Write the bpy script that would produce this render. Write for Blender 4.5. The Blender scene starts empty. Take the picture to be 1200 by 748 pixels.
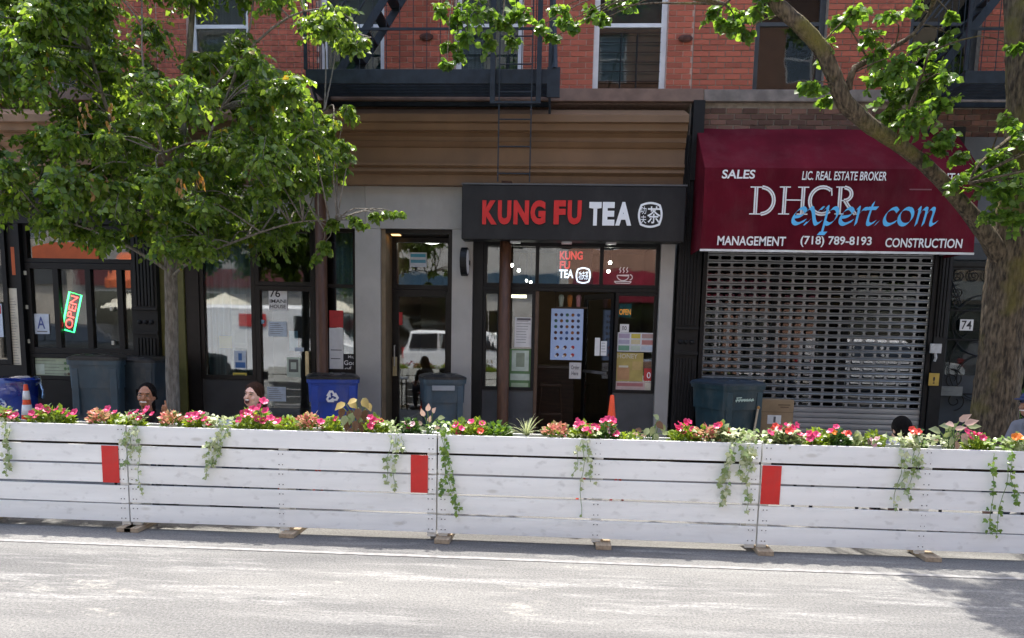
import bpy, bmesh, math, random
import numpy as np
from mathutils import Vector, Matrix, Quaternion

R = random.Random(11)
NR = np.random.default_rng(5)
scene = bpy.context.scene
col = scene.collection

# ------------------------------------------------------------------ camera
CAM_H = 1.65
F, CX, CY = 900.0, 600.0, 512.0
VPX = Vector((-14550 - CX, 80 - CY, F))
VZY = 7270 - CY
VZX = (-(VPX.y * VZY) - F * F) / VPX.x
d1 = -VPX.normalized()
d3 = -Vector((VZX, VZY, F)).normalized()
d2 = -(d3.cross(d1)).normalized()
if d2.z < 0:
    d2 = -d2
AX_R = Vector((d1.x, d2.x, d3.x))
AX_D = Vector((d1.y, d2.y, d3.y))
AX_F = Vector((d1.z, d2.z, d3.z))
CAM = Vector((0, 0, CAM_H))
cd = bpy.data.cameras.new("camera")
cam = bpy.data.objects.new("camera", cd)
col.objects.link(cam)
cam.matrix_world = Matrix.Translation(CAM) @ Matrix((AX_R, -AX_D, -AX_F)).transposed().to_4x4()
cd.sensor_width = 36
cd.lens = F / 1200 * 36
cd.shift_y = (CY - 374) / 1200
cd.clip_start = 0.05
cd.clip_end = 500
scene.camera = cam

# ------------------------------------------------------------------ sky, sun, exposure
SUN_EL, SUN_AZ = math.radians(72.5), math.radians(-10)
w = bpy.data.worlds.new("World")
scene.world = w
w.use_nodes = True
nt = w.node_tree
sky = nt.nodes.new("ShaderNodeTexSky")
sky.sky_type = 'NISHITA'
sky.sun_disc = False
sky.sun_elevation = SUN_EL
sky.sun_rotation = SUN_AZ
sky.air_density = 1.0
sky.dust_density = 3.0
sky.ozone_density = 1.2
nt.nodes["Background"].inputs[1].default_value = 0.15
nt.links.new(sky.outputs[0], nt.nodes["Background"].inputs[0])
sl = bpy.data.lights.new("sun", 'SUN')
sl.energy = 3.0
sl.angle = math.radians(0.53)
sl.color = (1, 0.95, 0.87)
sun = bpy.data.objects.new("sun", sl)
col.objects.link(sun)
to_sun = Vector((math.sin(SUN_AZ) * math.cos(SUN_EL), math.cos(SUN_AZ) * math.cos(SUN_EL), math.sin(SUN_EL)))
sun.rotation_euler = to_sun.to_track_quat('Z', 'Y').to_euler()
sun.location = (0, 0, 30)
scene.view_settings.view_transform = 'Standard'
scene.view_settings.look = 'None'
scene.view_settings.exposure = 1.7
scene.view_settings.gamma = 1
scene.cycles.use_denoising = True
scene.cycles.max_bounces = 8
scene.cycles.transparent_max_bounces = 16
scene.cycles.sample_clamp_indirect = 6

# ------------------------------------------------------------------ pixel helpers (photo pixels 1200x748)
def ray(px, py):
    return (AX_R * ((px - CX) / F) + AX_D * ((py - CY) / F) + AX_F)

def W(px, py, Y):
    d = ray(px, py)
    return CAM + d * (Y / d.y)

def G(px, py, z=0.0):
    d = ray(px, py)
    return CAM + d * ((z - CAM_H) / d.z)

# depth planes, metres from the camera along Y
FY = 11.0      # shop fronts
BY = 11.08     # brick wall above
DF = 5.94      # front of the plank fence
KERB = 8.25
SW = 0.15      # pavement height
def fx(px, py, Y=FY): return W(px, py, Y).x
def fz(px, py, Y=FY): return W(px, py, Y).z

# ------------------------------------------------------------------ mesh helpers
wloc = {}
class MB:
    def __init__(s): s.v = []; s.f = []
    def add(s, vs, fs):
        n = len(s.v)
        s.v += [(float(a[0]), float(a[1]), float(a[2])) for a in vs]
        s.f += [tuple(i + n for i in f) for f in fs]
        return s
    def box(s, x0, x1, y0, y1, z0, z1, rot=None, about=None):
        vs = [(x, y, z) for z in (z0, z1) for y in (y0, y1) for x in (x0, x1)]
        if rot is not None:
            c = Vector(about) if about is not None else Vector(((x0+x1)/2, (y0+y1)/2, (z0+z1)/2))
            vs = [c + rot @ (Vector(v) - c) for v in vs]
        return s.add(vs, [(0, 2, 3, 1), (4, 5, 7, 6), (0, 1, 5, 4), (2, 6, 7, 3), (0, 4, 6, 2), (1, 3, 7, 5)])
    def prism(s, poly, a0, a1, axis='y'):
        n = len(poly)
        def mk(p, a):
            if axis == 'y': return (p[0], a, p[1])
            if axis == 'x': return (a, p[0], p[1])
            return (p[0], p[1], a)
        vs = [mk(p, a0) for p in poly] + [mk(p, a1) for p in poly]
        fs = [tuple(range(n)), tuple(range(2*n-1, n-1, -1))] + [(i, i+n, (i+1) % n + n, (i+1) % n) for i in range(n)]
        return s.add(vs, fs)
    def tube(s, pts, r, n=8, cap=True):
        pts = [Vector(p) for p in pts]
        m = len(pts)
        rr = r if hasattr(r, '__len__') else [r] * m
        vs = []; up = None
        for i, p in enumerate(pts):
            t = (pts[min(i+1, m-1)] - pts[max(i-1, 0)])
            if t.length < 1e-9: t = Vector((0, 0, 1))
            t.normalize()
            if up is None:
                a = Vector((1, 0, 0)) if abs(t.x) < .9 else Vector((0, 1, 0))
                u = t.cross(a).normalized()
            else:
                u = (up - t * up.dot(t))
                u = u.normalized() if u.length > 1e-6 else t.orthogonal().normalized()
            up = u; v = t.cross(u)
            for k in range(n):
                a = 2*math.pi*k/n
                vs.append(p + (u*math.cos(a) + v*math.sin(a)) * rr[i])
        fs = [(i*n+k, i*n+(k+1) % n, (i+1)*n+(k+1) % n, (i+1)*n+k) for i in range(m-1) for k in range(n)]
        if cap:
            fs.append(tuple(range(n-1, -1, -1))); fs.append(tuple((m-1)*n+k for k in range(n)))
        return s.add(vs, fs)
    def ell(s, c, r, nu=12, nv=8, rot=None):
        c = Vector(c)
        if not hasattr(r, '__len__'): r = (r, r, r)
        vs = []
        def P(a, b): 
            v = Vector((r[0]*math.sin(b)*math.cos(a), r[1]*math.sin(b)*math.sin(a), r[2]*math.cos(b)))
            return c + (rot @ v if rot is not None else v)
        vs.append(P(0, 0))
        for j in range(1, nv):
            for i in range(nu): vs.append(P(2*math.pi*i/nu, math.pi*j/nv))
        vs.append(P(0, math.pi))
        L = len(vs)-1; fs = []
        for i in range(nu): fs.append((0, 1+i, 1+(i+1) % nu))
        for j in range(nv-2):
            for i in range(nu):
                a = 1+j*nu+i; b = 1+j*nu+(i+1) % nu
                fs.append((a, a+nu, b+nu, b))
        for i in range(nu): fs.append((L, 1+(nv-2)*nu+(i+1) % nu, 1+(nv-2)*nu+i))
        return s.add(vs, fs)
    def lathe(s, c, prof, n=20, sq=None):
        c = Vector(c); vs = []; m = len(prof)
        for (r, z) in prof:
            for k in range(n):
                a = 2*math.pi*k/n
                x, y = math.cos(a), math.sin(a)
                if sq:
                    q = max(abs(x), abs(y)); q = (1-sq) + sq/q if q else 1
                    x *= q; y *= q
                vs.append(c + Vector((r*x, r*y, z)))
        fs = [(i*n+k, i*n+(k+1) % n, (i+1)*n+(k+1) % n, (i+1)*n+k) for i in range(m-1) for k in range(n)]
        fs.append(tuple(range(n-1, -1, -1))); fs.append(tuple((m-1)*n+k for k in range(n)))
        return s.add(vs, fs)
    def loft(s, rings, cap=True):
        n = len(rings[0]); m = len(rings)
        vs = [p for r in rings for p in r]
        fs = [(i*n+k, i*n+(k+1) % n, (i+1)*n+(k+1) % n, (i+1)*n+k) for i in range(m-1) for k in range(n)]
        if cap:
            fs.append(tuple(range(n-1, -1, -1))); fs.append(tuple((m-1)*n+k for k in range(n)))
        return s.add(vs, fs)
    def xform(s, M):
        s.v = [tuple(M @ Vector(v)) for v in s.v]; return s
    def build(s, name, mat, parent=None, smooth=False, bevel=0, origin=None):
        if origin is None:
            a = np.array(s.v); lo, hi = a.min(0), a.max(0)
            origin = Vector(((lo[0]+hi[0])/2, (lo[1]+hi[1])/2, lo[2]))
        me = bpy.data.meshes.new(name)
        me.from_pydata([(v[0]-origin[0], v[1]-origin[1], v[2]-origin[2]) for v in s.v], [], s.f)
        bm = bmesh.new(); bm.from_mesh(me)
        bmesh.ops.recalc_face_normals(bm, faces=bm.faces)
        bm.to_mesh(me); bm.free()
        if smooth: me.shade_smooth()
        return link(name, me, mat, origin, parent, bevel)

def link(name, me, mat, origin, parent=None, bevel=0):
    o = bpy.data.objects.new(name, me); col.objects.link(o)
    if mat is not None and not me.materials: me.materials.append(mat)
    origin = Vector(origin)
    wloc[o.name] = origin
    if parent is not None:
        o.parent = parent; o.location = origin - wloc[parent.name]
    else: o.location = origin
    if bevel:
        b = o.modifiers.new("bevel", 'BEVEL'); b.width = bevel; b.segments = 2; b.limit_method = 'ANGLE'
    return o

def tag(o, label, cat, group=None, kind=None):
    o['label'] = label; o['category'] = cat
    if group: o['group'] = group
    if kind: o['kind'] = kind
    return o

def struct(o, label=None):
    o['kind'] = 'structure'
    if label: o['label'] = label
    return o

def thing(name, label, cat, loc=(0, 0, 0), group=None):
    o = bpy.data.objects.new(name, None); col.objects.link(o)
    o.location = loc; o.empty_display_size = .1
    wloc[o.name] = Vector(loc)
    return tag(o, label, cat, group)

def copy_tree(o, parent=None):
    c = o.copy(); col.objects.link(c); c.parent = parent
    wloc[c.name] = wloc.get(o.name, Vector())
    for ch in list(o.children): copy_tree(ch, c)
    return c

# ------------------------------------------------------------------ materials
mats = {}
def pm(name, c, rough=.6, var=.12, scale=6, bump=0, bscale=60, metal=0, piece=0, stretch=None, spec=.5, c2=None, detail=4, emit=0):
    """procedural material: noise between two tones of one colour, optional per-piece variation and fine relief"""
    if name in mats: return mats[name]
    m = bpy.data.materials.new(name); m.use_nodes = True
    t = m.node_tree; N = t.nodes; L = t.links
    b = N["Principled BSDF"]
    b.inputs["Roughness"].default_value = rough; b.inputs["Metallic"].default_value = metal
    b.inputs["Specular IOR Level"].default_value = spec
    tc = N.new("ShaderNodeTexCoord"); src = tc.outputs["Object"]
    if stretch:
        mp = N.new("ShaderNodeMapping"); mp.inputs["Scale"].default_value = stretch
        L.new(src, mp.inputs[0]); src = mp.outputs[0]
    no = N.new("ShaderNodeTexNoise"); no.inputs["Scale"].default_value = scale; no.inputs["Detail"].default_value = detail
    L.new(src, no.inputs["Vector"])
    cr = N.new("ShaderNodeValToRGB")
    a = c2 if c2 else tuple(x*(1-var) for x in c); bb = c if c2 else tuple(min(1, x*(1+var)) for x in c)
    cr.color_ramp.elements[0].position = .35; cr.color_ramp.elements[1].position = .65
    cr.color_ramp.elements[0].color = (*a, 1); cr.color_ramp.elements[1].color = (*bb, 1)
    L.new(no.outputs["Fac"], cr.inputs[0]); out = cr.outputs[0]
    if piece:
        oi = N.new("ShaderNodeObjectInfo"); gi = N.new("ShaderNodeNewGeometry")
        ad = N.new("ShaderNodeMath"); ad.operation = 'ADD'
        L.new(oi.outputs["Random"], ad.inputs[0]); L.new(gi.outputs["Random Per Island"], ad.inputs[1])
        fr = N.new("ShaderNodeMath"); fr.operation = 'FRACT'; L.new(ad.outputs[0], fr.inputs[0])
        mr = N.new("ShaderNodeMapRange"); mr.inputs["To Min"].default_value = 1-piece; mr.inputs["To Max"].default_value = 1+piece
        L.new(fr.outputs[0], mr.inputs[0])
        hs = N.new("ShaderNodeHueSaturation"); L.new(out, hs.inputs["Color"]); L.new(mr.outputs[0], hs.inputs["Value"])
        out = hs.outputs[0]
    L.new(out, b.inputs["Base Color"])
    if bump:
        n2 = N.new("ShaderNodeTexNoise"); n2.inputs["Scale"].default_value = bscale; n2.inputs["Detail"].default_value = 5
        L.new(src, n2.inputs["Vector"])
        bp = N.new("ShaderNodeBump"); bp.inputs["Strength"].default_value = bump; bp.inputs["Distance"].default_value = .01
        L.new(n2.outputs["Fac"], bp.inputs["Height"]); L.new(bp.outputs[0], b.inputs["Normal"])
    if emit:
        b.inputs["Emission Strength"].default_value = emit
        L.new(out, b.inputs["Emission Color"])
    mats[name] = m
    return m

def glass_mat(name, tint=(.8, .85, .85), refl=.16):
    m = bpy.data.materials.new(name); m.use_nodes = True
    t = m.node_tree; N = t.nodes; L = t.links
    N.remove(N["Principled BSDF"])
    tr = N.new("ShaderNodeBsdfTransparent"); tr.inputs[0].default_value = (*tint, 1)
    gl = N.new("ShaderNodeBsdfGlossy"); gl.inputs["Roughness"].default_value = .015
    fr = N.new("ShaderNodeLayerWeight"); fr.inputs["Blend"].default_value = .12
    ad = N.new("ShaderNodeMath"); ad.operation = 'MAXIMUM'; ad.inputs[1].default_value = refl
    L.new(fr.outputs["Fresnel"], ad.inputs[0])
    nz = N.new("ShaderNodeTexNoise"); nz.inputs["Scale"].default_value = 1.3
    bp = N.new("ShaderNodeBump"); bp.inputs["Strength"].default_value = .03; bp.inputs["Distance"].default_value = .05
    L.new(nz.outputs["Fac"], bp.inputs["Height"]); L.new(bp.outputs[0], gl.inputs["Normal"])
    mx = N.new("ShaderNodeMixShader")
    L.new(ad.outputs[0], mx.inputs[0]); L.new(tr.outputs[0], mx.inputs[1]); L.new(gl.outputs[0], mx.inputs[2])
    L.new(mx.outputs[0], N["Material Output"].inputs[0])
    return m

def leaf_mat(name, c, c2, trans=.45, c3=None, glow=(2.3, 2.1, .7)):
    m = bpy.data.materials.new(name); m.use_nodes = True
    t = m.node_tree; N = t.nodes; L = t.links
    b = N["Principled BSDF"]
    gi = N.new("ShaderNodeNewGeometry")
    cr = N.new("ShaderNodeValToRGB")
    cr.color_ramp.elements[0].color = (*c, 1); cr.color_ramp.elements[1].color = (*c2, 1)
    if c3:
        e = cr.color_ramp.elements.new(.985); e.color = (*c2, 1); cr.color_ramp.elements[-1].color = (*c3, 1)
    L.new(gi.outputs["Random Per Island"], cr.inputs[0])
    L.new(cr.outputs[0], b.inputs["Base Color"])
    b.inputs["Roughness"].default_value = .33
    b.inputs["Specular IOR Level"].default_value = .5
    tl = N.new("ShaderNodeBsdfTranslucent")
    mc = N.new("ShaderNodeMixRGB"); mc.blend_type = 'MULTIPLY'; mc.inputs[0].default_value = 1
    mc.inputs[2].default_value = (*glow, 1)
    L.new(cr.outputs[0], mc.inputs[1]); L.new(mc.outputs[0], tl.inputs[0])
    mx = N.new("ShaderNodeMixShader"); mx.inputs[0].default_value = trans
    L.new(b.outputs[0], mx.inputs[1]); L.new(tl.outputs[0], mx.inputs[2])
    L.new(mx.outputs[0], N["Material Output"].inputs[0])
    mats[name] = m
    return m

GLASS = glass_mat("shop_glass")
GLASS_DARK = glass_mat("upper_glass", (.6, .66, .66), .05)
STUCCO = pm("grey_stucco", (.4, .39, .37), .85, .12, 1.6, .25, 90)
MORTAR = pm("mortar", (.5, .34, .28), .95, .15, 20, .3, 120)
MORTAR_OLD = pm("old_mortar", (.26, .22, .18), .95, .2, 20, .3, 120)
BRICK = pm("red_brick", (.4, .105, .062), .85, .25, 25, .4, 130, piece=.2)
BRICK_OLD = pm("old_brown_brick", (.2, .09, .06), .9, .3, 14, .5, 130, piece=.45, c2=(.12, .075, .06))
BROWN = pm("brown_cornice_paint", (.185, .108, .056), .6, .12, 1.5, .12, 60)
STONE = pm("brownstone_sill", (.2, .13, .1), .85, .18, 6, .2, 80)
STONE_G = pm("grey_stone_sill", (.2, .17, .15), .85, .25, 7, .3, 80)
IRON = pm("black_cast_iron", (.008, .0085, .0095), .5, .3, 10, .15, 80, spec=.3)
IRON_B = pm("blue_black_iron_paint", (.018, .026, .036), .5, .25, 9, .2, 60, spec=.3)
FRAME_BR = pm("dark_bronze_frame", (.012, .009, .0075), .4, .2, 12, .05, 40, spec=.3)
FRAME_BK = pm("black_window_frame", (.006, .0065, .0075), .45, .2, 12, .05, 40, spec=.3)
WHITE_FR = pm("white_window_paint", (.72, .74, .76), .5, .06, 8, .05, 60)
COL_BR = pm("brown_column_paint", (.1, .045, .024), .5, .2, 9, .1, 60, stretch=(3, 3, .6))
WHITE_P = pm("white_vinyl", (.82, .82, .84), .5, .03, 10)
PAPER = pm("white_paper", (.72, .72, .72), .7, .05, 12)
INK = pm("grey_print", (.12, .12, .13), .7, .2, 30)
DARK = pm("dark_interior_paint", (.02, .02, .02), .8, .3, 3)
STEEL = pm("galvanised_steel", (.42, .44, .46), .38, .15, 7, .1, 50, metal=.85)

def grime(m, amt=.5, dust=(.2, .18, .15), scale=3.5):
    """dusty smears over a plain material"""
    t = m.node_tree; N = t.nodes; L = t.links; b = N["Principled BSDF"]
    src = b.inputs["Base Color"].links[0].from_socket
    tc = N.new("ShaderNodeTexCoord"); mp = N.new("ShaderNodeMapping"); mp.inputs["Scale"].default_value = (1, 1, .45); L.new(tc.outputs["Object"], mp.inputs[0])
    n = N.new("ShaderNodeTexNoise"); n.inputs["Scale"].default_value = scale; n.inputs["Detail"].default_value = 9; n.inputs["Roughness"].default_value = .72; L.new(mp.outputs[0], n.inputs["Vector"])
    r = N.new("ShaderNodeValToRGB"); r.color_ramp.elements[0].position = .48; r.color_ramp.elements[1].position = .72
    r.color_ramp.elements[1].color = (amt, amt, amt, 1); L.new(n.outputs["Fac"], r.inputs[0])
    x = N.new("ShaderNodeMixRGB"); L.new(r.outputs[0], x.inputs[0]); L.new(src, x.inputs[1]); x.inputs[2].default_value = (*dust, 1)
    L.new(x.outputs[0], b.inputs["Base Color"])
    return m
# ------------------------------------------------------------------ ground, road, pavement
def asphalt():
    m = bpy.data.materials.new("bleached_asphalt"); m.use_nodes = True
    t = m.node_tree; N = t.nodes; L = t.links; b = N["Principled BSDF"]
    g = N.new("ShaderNodeNewGeometry")
    def noise(scale, st=(1, 1, 1), detail=6, rough=.6, off=0):
        mp = N.new("ShaderNodeMapping"); mp.inputs["Scale"].default_value = st; mp.inputs["Location"].default_value = (off, off, 0)
        mp.inputs["Rotation"].default_value = (0, 0, math.radians(1.2))
        L.new(g.outputs["Position"], mp.inputs[0])
        n = N.new("ShaderNodeTexNoise"); n.inputs["Scale"].default_value = scale; n.inputs["Detail"].default_value = detail
        n.inputs["Roughness"].default_value = rough
        L.new(mp.outputs[0], n.inputs["Vector"]); return n.outputs["Fac"]
    def ramp(src, p0, c0, p1, c1):
        r = N.new("ShaderNodeValToRGB"); r.color_ramp.elements[0].position = p0; r.color_ramp.elements[1].position = p1
        r.color_ramp.elements[0].color = (*c0, 1); r.color_ramp.elements[1].color = (*c1, 1)
        L.new(src, r.inputs[0]); return r.outputs[0]
    def mix(f, a, c, mode='MIX'):
        x = N.new("ShaderNodeMixRGB"); x.blend_type = mode
        if isinstance(f, float): x.inputs[0].default_value = f
        else: L.new(f, x.inputs[0])
        L.new(a, x.inputs[1]); L.new(c, x.inputs[2]); return x.outputs[0]
    base = ramp(noise(60, detail=7, rough=.9), .36, (.045, .045, .045), .66, (.265, .262, .252))
    wide = ramp(noise(.9, (.35, 1.6, 1), 6), .36, (.68, .68, .69), .64, (1.18, 1.17, 1.14))
    c = mix(1.0, base, wide, 'MULTIPLY')
    # dried white wash smeared along the traffic direction
    wash = ramp(noise(2.4, (.3, 2.0, 1), 10, .78, 3.1), .5, (0, 0, 0), .6, (1, 1, 1))
    band = ramp(noise(.8, (.1, 1.5, 1), 3, .5, 8.4), .42, (0.05, .05, .05), .62, (1, 1, 1))
    k = mix(1.0, wash, band, 'MULTIPLY')
    fine = ramp(noise(55, (.6, 1, 1), 6, .85, 1.7), .42, (.05, .05, .05), .58, (.9, .9, .9))
    k = mix(1.0, k, fine, 'MULTIPLY')
    pale = N.new("ShaderNodeRGB"); pale.outputs[0].default_value = (.34, .336, .32, 1)
    c = mix(k, c, pale.outputs[0])
    patch = ramp(noise(1.1, (.6, 1.2, 1), 10, .75, 21.3), .6, (0, 0, 0), .64, (.7, .7, .7))
    patch = mix(1.0, patch, fine, 'MULTIPLY')
    tan = N.new("ShaderNodeRGB"); tan.outputs[0].default_value = (.4, .385, .34, 1)
    c = mix(patch, c, tan.outputs[0])
    spot = ramp(noise(16, (1, 1.5, 1), 3, .6, 5.5), .69, (1, 1, 1), .73, (.45, .45, .46))
    c = mix(1.0, c, spot, 'MULTIPLY')
    L.new(c, b.inputs["Base Color"]); b.inputs["Roughness"].default_value = .88
    bp = N.new("ShaderNodeBump"); bp.inputs["Strength"].default_value = .7; bp.inputs["Distance"].default_value = .006
    L.new(noise(260, detail=3, rough=.7), bp.inputs["Height"]); L.new(bp.outputs[0], b.inputs["Normal"])
    return m
ASPHALT = asphalt()
CONC = pm("pavement_concrete", (.3, .29, .27), .9, .18, 2, .3, 90)
struct(MB().box(-150, 150, -150, 150, -.5, -.012).build("ground", pm("earth", (.12, .11, .1), .95)))
struct(MB().box(-60, 60, -4.6, KERB, -.011, 0).build("road", ASPHALT))
LINE_P = pm("worn_white_road_paint", (.27, .265, .255), .85, .25, 14, .2, 150, c2=(.17, .165, .16), detail=9)
la, lb = G(600, 655), G(600, 657.6)
struct(MB().box(-30, 30, lb.y, la.y, .001, .005).build("road_marking", LINE_P))
struct(MB().box(-60, 60, KERB, KERB+.16, -.01, SW+.003).build("kerb", pm("kerb_stone", (.26, .25, .24), .85, .2, 3, .3, 60)))
struct(MB().box(-60, 60, KERB+.16, FY+6, -.01, SW).build("pavement", CONC))
struct(MB().box(-60, 60, -4.76, -4.6, -.01, SW+.003).build("kerb_opposite", mats["kerb_stone"]))
struct(MB().box(-60, 60, -12, -4.76, -.01, SW).build("pavement_opposite", CONC))

# ------------------------------------------------------------------ text helpers
def text_geo(s, shear=0, offset=0, spacing=1.0):
    cu = bpy.data.curves.new("tmp", 'FONT'); cu.body = s; cu.size = 1; cu.shear = shear; cu.offset = offset
    cu.space_character = spacing; cu.resolution_u = 4
    o = bpy.data.objects.new("tmp", cu); col.objects.link(o)
    dg = bpy.context.evaluated_depsgraph_get()
    me = bpy.data.meshes.new_from_object(o.evaluated_get(dg))
    vs = [v.co.copy() for v in me.vertices]; fs = [tuple(p.vertices) for p in me.polygons]
    bpy.data.meshes.remove(me); bpy.data.objects.remove(o); bpy.data.curves.remove(cu)
    return vs, fs

def fit(geo, x0, x1, z0, z1, Y):
    vs, fs = geo
    ax, bx = min(v.x for v in vs), max(v.x for v in vs); ay, by = min(v.y for v in vs), max(v.y for v in vs)
    return [(x0+(v.x-ax)/(bx-ax)*(x1-x0), Y, z0+(v.y-ay)/(by-ay)*(z1-z0)) for v in vs], fs

def put_text(s, px0, px1, py0, py1, Y, mat, parent, name="lettering", shear=0, offset=0, spacing=1.0, depth=0, mirror=False):
    a, c = W(px0, (py0+py1)/2, Y), W(px1, (py0+py1)/2, Y)
    m = (px0+px1)/2
    z1, z0 = W(m, py0, Y).z, W(m, py1, Y).z
    vs, fs = fit(text_geo(s, shear, offset, spacing), a.x, c.x, z0, z1, Y)
    mb = MB().add(vs, fs)
    o = mb.build(name, mat, parent)
    if depth:
        so = o.modifiers.new("thick", 'SOLIDIFY'); so.thickness = depth; so.offset = 0
    return o

def strokes(paths, width, x0, z0, sx, sz, Y, nib=None, mb=None):
    """sweep a pen along polylines given in letter units; flat ribbon faces a hair apart"""
    mb = mb or MB(); k = 0
    for p in paths:
        q = [Vector((x0+a*sx, z0+b*sz)) for a, b in p]
        if nib is not None:
            nv = Vector((math.cos(nib), math.sin(nib)))*width/2
            for i in range(len(q)-1):
                k += 1; y = Y-.00012*k
                t = (q[i+1]-q[i]).normalized()*width*.05
                a, b_ = q[i]-t, q[i+1]+t
                th = Vector((-nv.y, nv.x))*.22
                poly = [a-nv-th, a+nv+th, b_+nv+th, b_-nv-th]
                mb.add([(v.x, y, v.y) for v in poly], [(0, 1, 2, 3)])
        else:
            n = len(q); L = []; Rr = []
            for i in range(n):
                t = (q[min(i+1, n-1)]-q[max(i-1, 0)]).normalized(); nn = Vector((-t.y, t.x))*width/2
                if 0 < i < n-1:
                    t1 = (q[i]-q[i-1]).normalized(); n1 = Vector((-t1.y, t1.x)); c = max(.5, nn.normalized().dot(n1)); nn = nn/c
                L.append(q[i]+nn); Rr.append(q[i]-nn)
            k += 1; y = Y-.00012*k
            mb.add([(v.x, y, v.y) for v in L+Rr], [(i, i+1, n+i+1, n+i) for i in range(n-1)])
    return mb

def arc(cx, cy, rx, ry, a0, a1, n=10):
    return [(cx+rx*math.cos(math.radians(a0+(a1-a0)*i/n)), cy+ry*math.sin(math.radians(a0+(a1-a0)*i/n))) for i in range(n+1)]

# ------------------------------------------------------------------ the three buildings
ROOF = 8.4
XL = fx(190, 300)            # party wall between the restaurant and the tea-shop building
XM = fx(808, 160)            # party wall between the tea-shop building and the broker building
XA, XC = XL-7.6, XM+7.8
Z2 = fz(700, 106, BY)        # second-floor sill line
ZB = Z2+1.62                 # bricks are single pieces up to here, far above the frame they are printed
BRICK_FAR = None
def brick_print():
    m = bpy.data.materials.new("brick_courses_far"); m.use_nodes = True
    t = m.node_tree; N = t.nodes; L = t.links; b = N["Principled BSDF"]
    g = N.new("ShaderNodeNewGeometry"); mp = N.new("ShaderNodeMapping"); mp.inputs["Rotation"].default_value = (math.radians(90), 0, 0)
    L.new(g.outputs["Position"], mp.inputs[0])
    br = N.new("ShaderNodeTexBrick"); br.inputs["Scale"].default_value = 1; br.inputs["Brick Width"].default_value = .215; br.inputs["Row Height"].default_value = .073
    br.inputs["Mortar Size"].default_value = .008; br.inputs["Color1"].default_value = (.36, .105, .068, 1); br.inputs["Color2"].default_value = (.29, .085, .06, 1); br.inputs["Mortar"].default_value = (.33, .2, .16, 1)
    L.new(mp.outputs[0], br.inputs["Vector"]); L.new(br.outputs[0], b.inputs["Base Color"]); b.inputs["Roughness"].default_value = .9
    return m
BRICK_FAR = brick_print()

bA = thing("restaurant_building", "brick building with black framed restaurant front behind the slender tree", "building", ((XA+XL)/2, FY+3, SW))
bB = thing("shop_building", "red brick building with brown cornice and grey stucco shop front in the middle", "building", ((XL+XM)/2, FY+3, SW))
bC = thing("broker_building", "brick building above the maroon awning with old brown brick band", "building", ((XM+XC)/2, FY+3, SW))

def wall(mb, x0, x1, z0, z1, y0, y1, ops):
    xs = sorted({x0, x1, *[v for o in ops for v in o[:2] if x0 < v < x1]})
    for a, b in zip(xs, xs[1:]):
        cut = sorted((o[2], o[3]) for o in ops if o[0] <= a+1e-6 and o[1] >= b-1e-6)
        z = z0
        for c0, c1 in cut:
            if c0 > z+1e-4: mb.box(a, b, y0, y1, z, c0)
            z = max(z, c1)
        if z < z1-1e-4: mb.box(a, b, y0, y1, z, z1)
    return mb

WIN_H = 1.95
def wx(a, b): return (fx(a, 50, BY), fx(b, 50, BY), Z2, Z2+WIN_H)
wins = {'B': [wx(219, 291), wx(374, 450), wx(533, 613), wx(696, 782)], 'C': [wx(885, 968), wx(1066, 1149)], 'A': [wx(-110, -30), wx(58, 132)]}
# mortar-faced walls carrying the second floor
for key, b, x0, x1, zb in (('A', bA, XA, XL, fz(100, 215)), ('B', bB, XL, XM, fz(600, 213)), ('C', bC, XM, XC, fz(900, 160))):
    far = [(o[0], o[1], Z2+2.5, Z2+2.9) for o in wins[key]]
    z0 = Z2-.17 if key != 'C' else zb-.3
    wall(MB(), x0, x1, z0, ZB, BY+.008, BY+.35, wins[key]).build("wall", MORTAR_OLD if key == 'C' else MORTAR, b)
    wall(MB(), x0, x1, ZB, ROOF, BY, BY+.35, wins[key]+far).build("upper_wall", BRICK_FAR, b)
    MB().box(x0, x1, BY+.35, BY+9, ROOF-.6, ROOF-.3).build("roof", DARK, b)
    MB().box(x0, x1, BY-.28, BY+.35, ROOF, ROOF+.3).build("roof_cornice", BROWN, b)
    MB().box(x0+.01, x1-.01, BY+3.6, BY+3.7, zb, ROOF-.6).build("back_wall", DARK, b)
    MB().box(x0+.01, x1-.01, BY+.35, BY+3.6, Z2-.4, Z2-.25).build("floor_slab", DARK, b)

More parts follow.
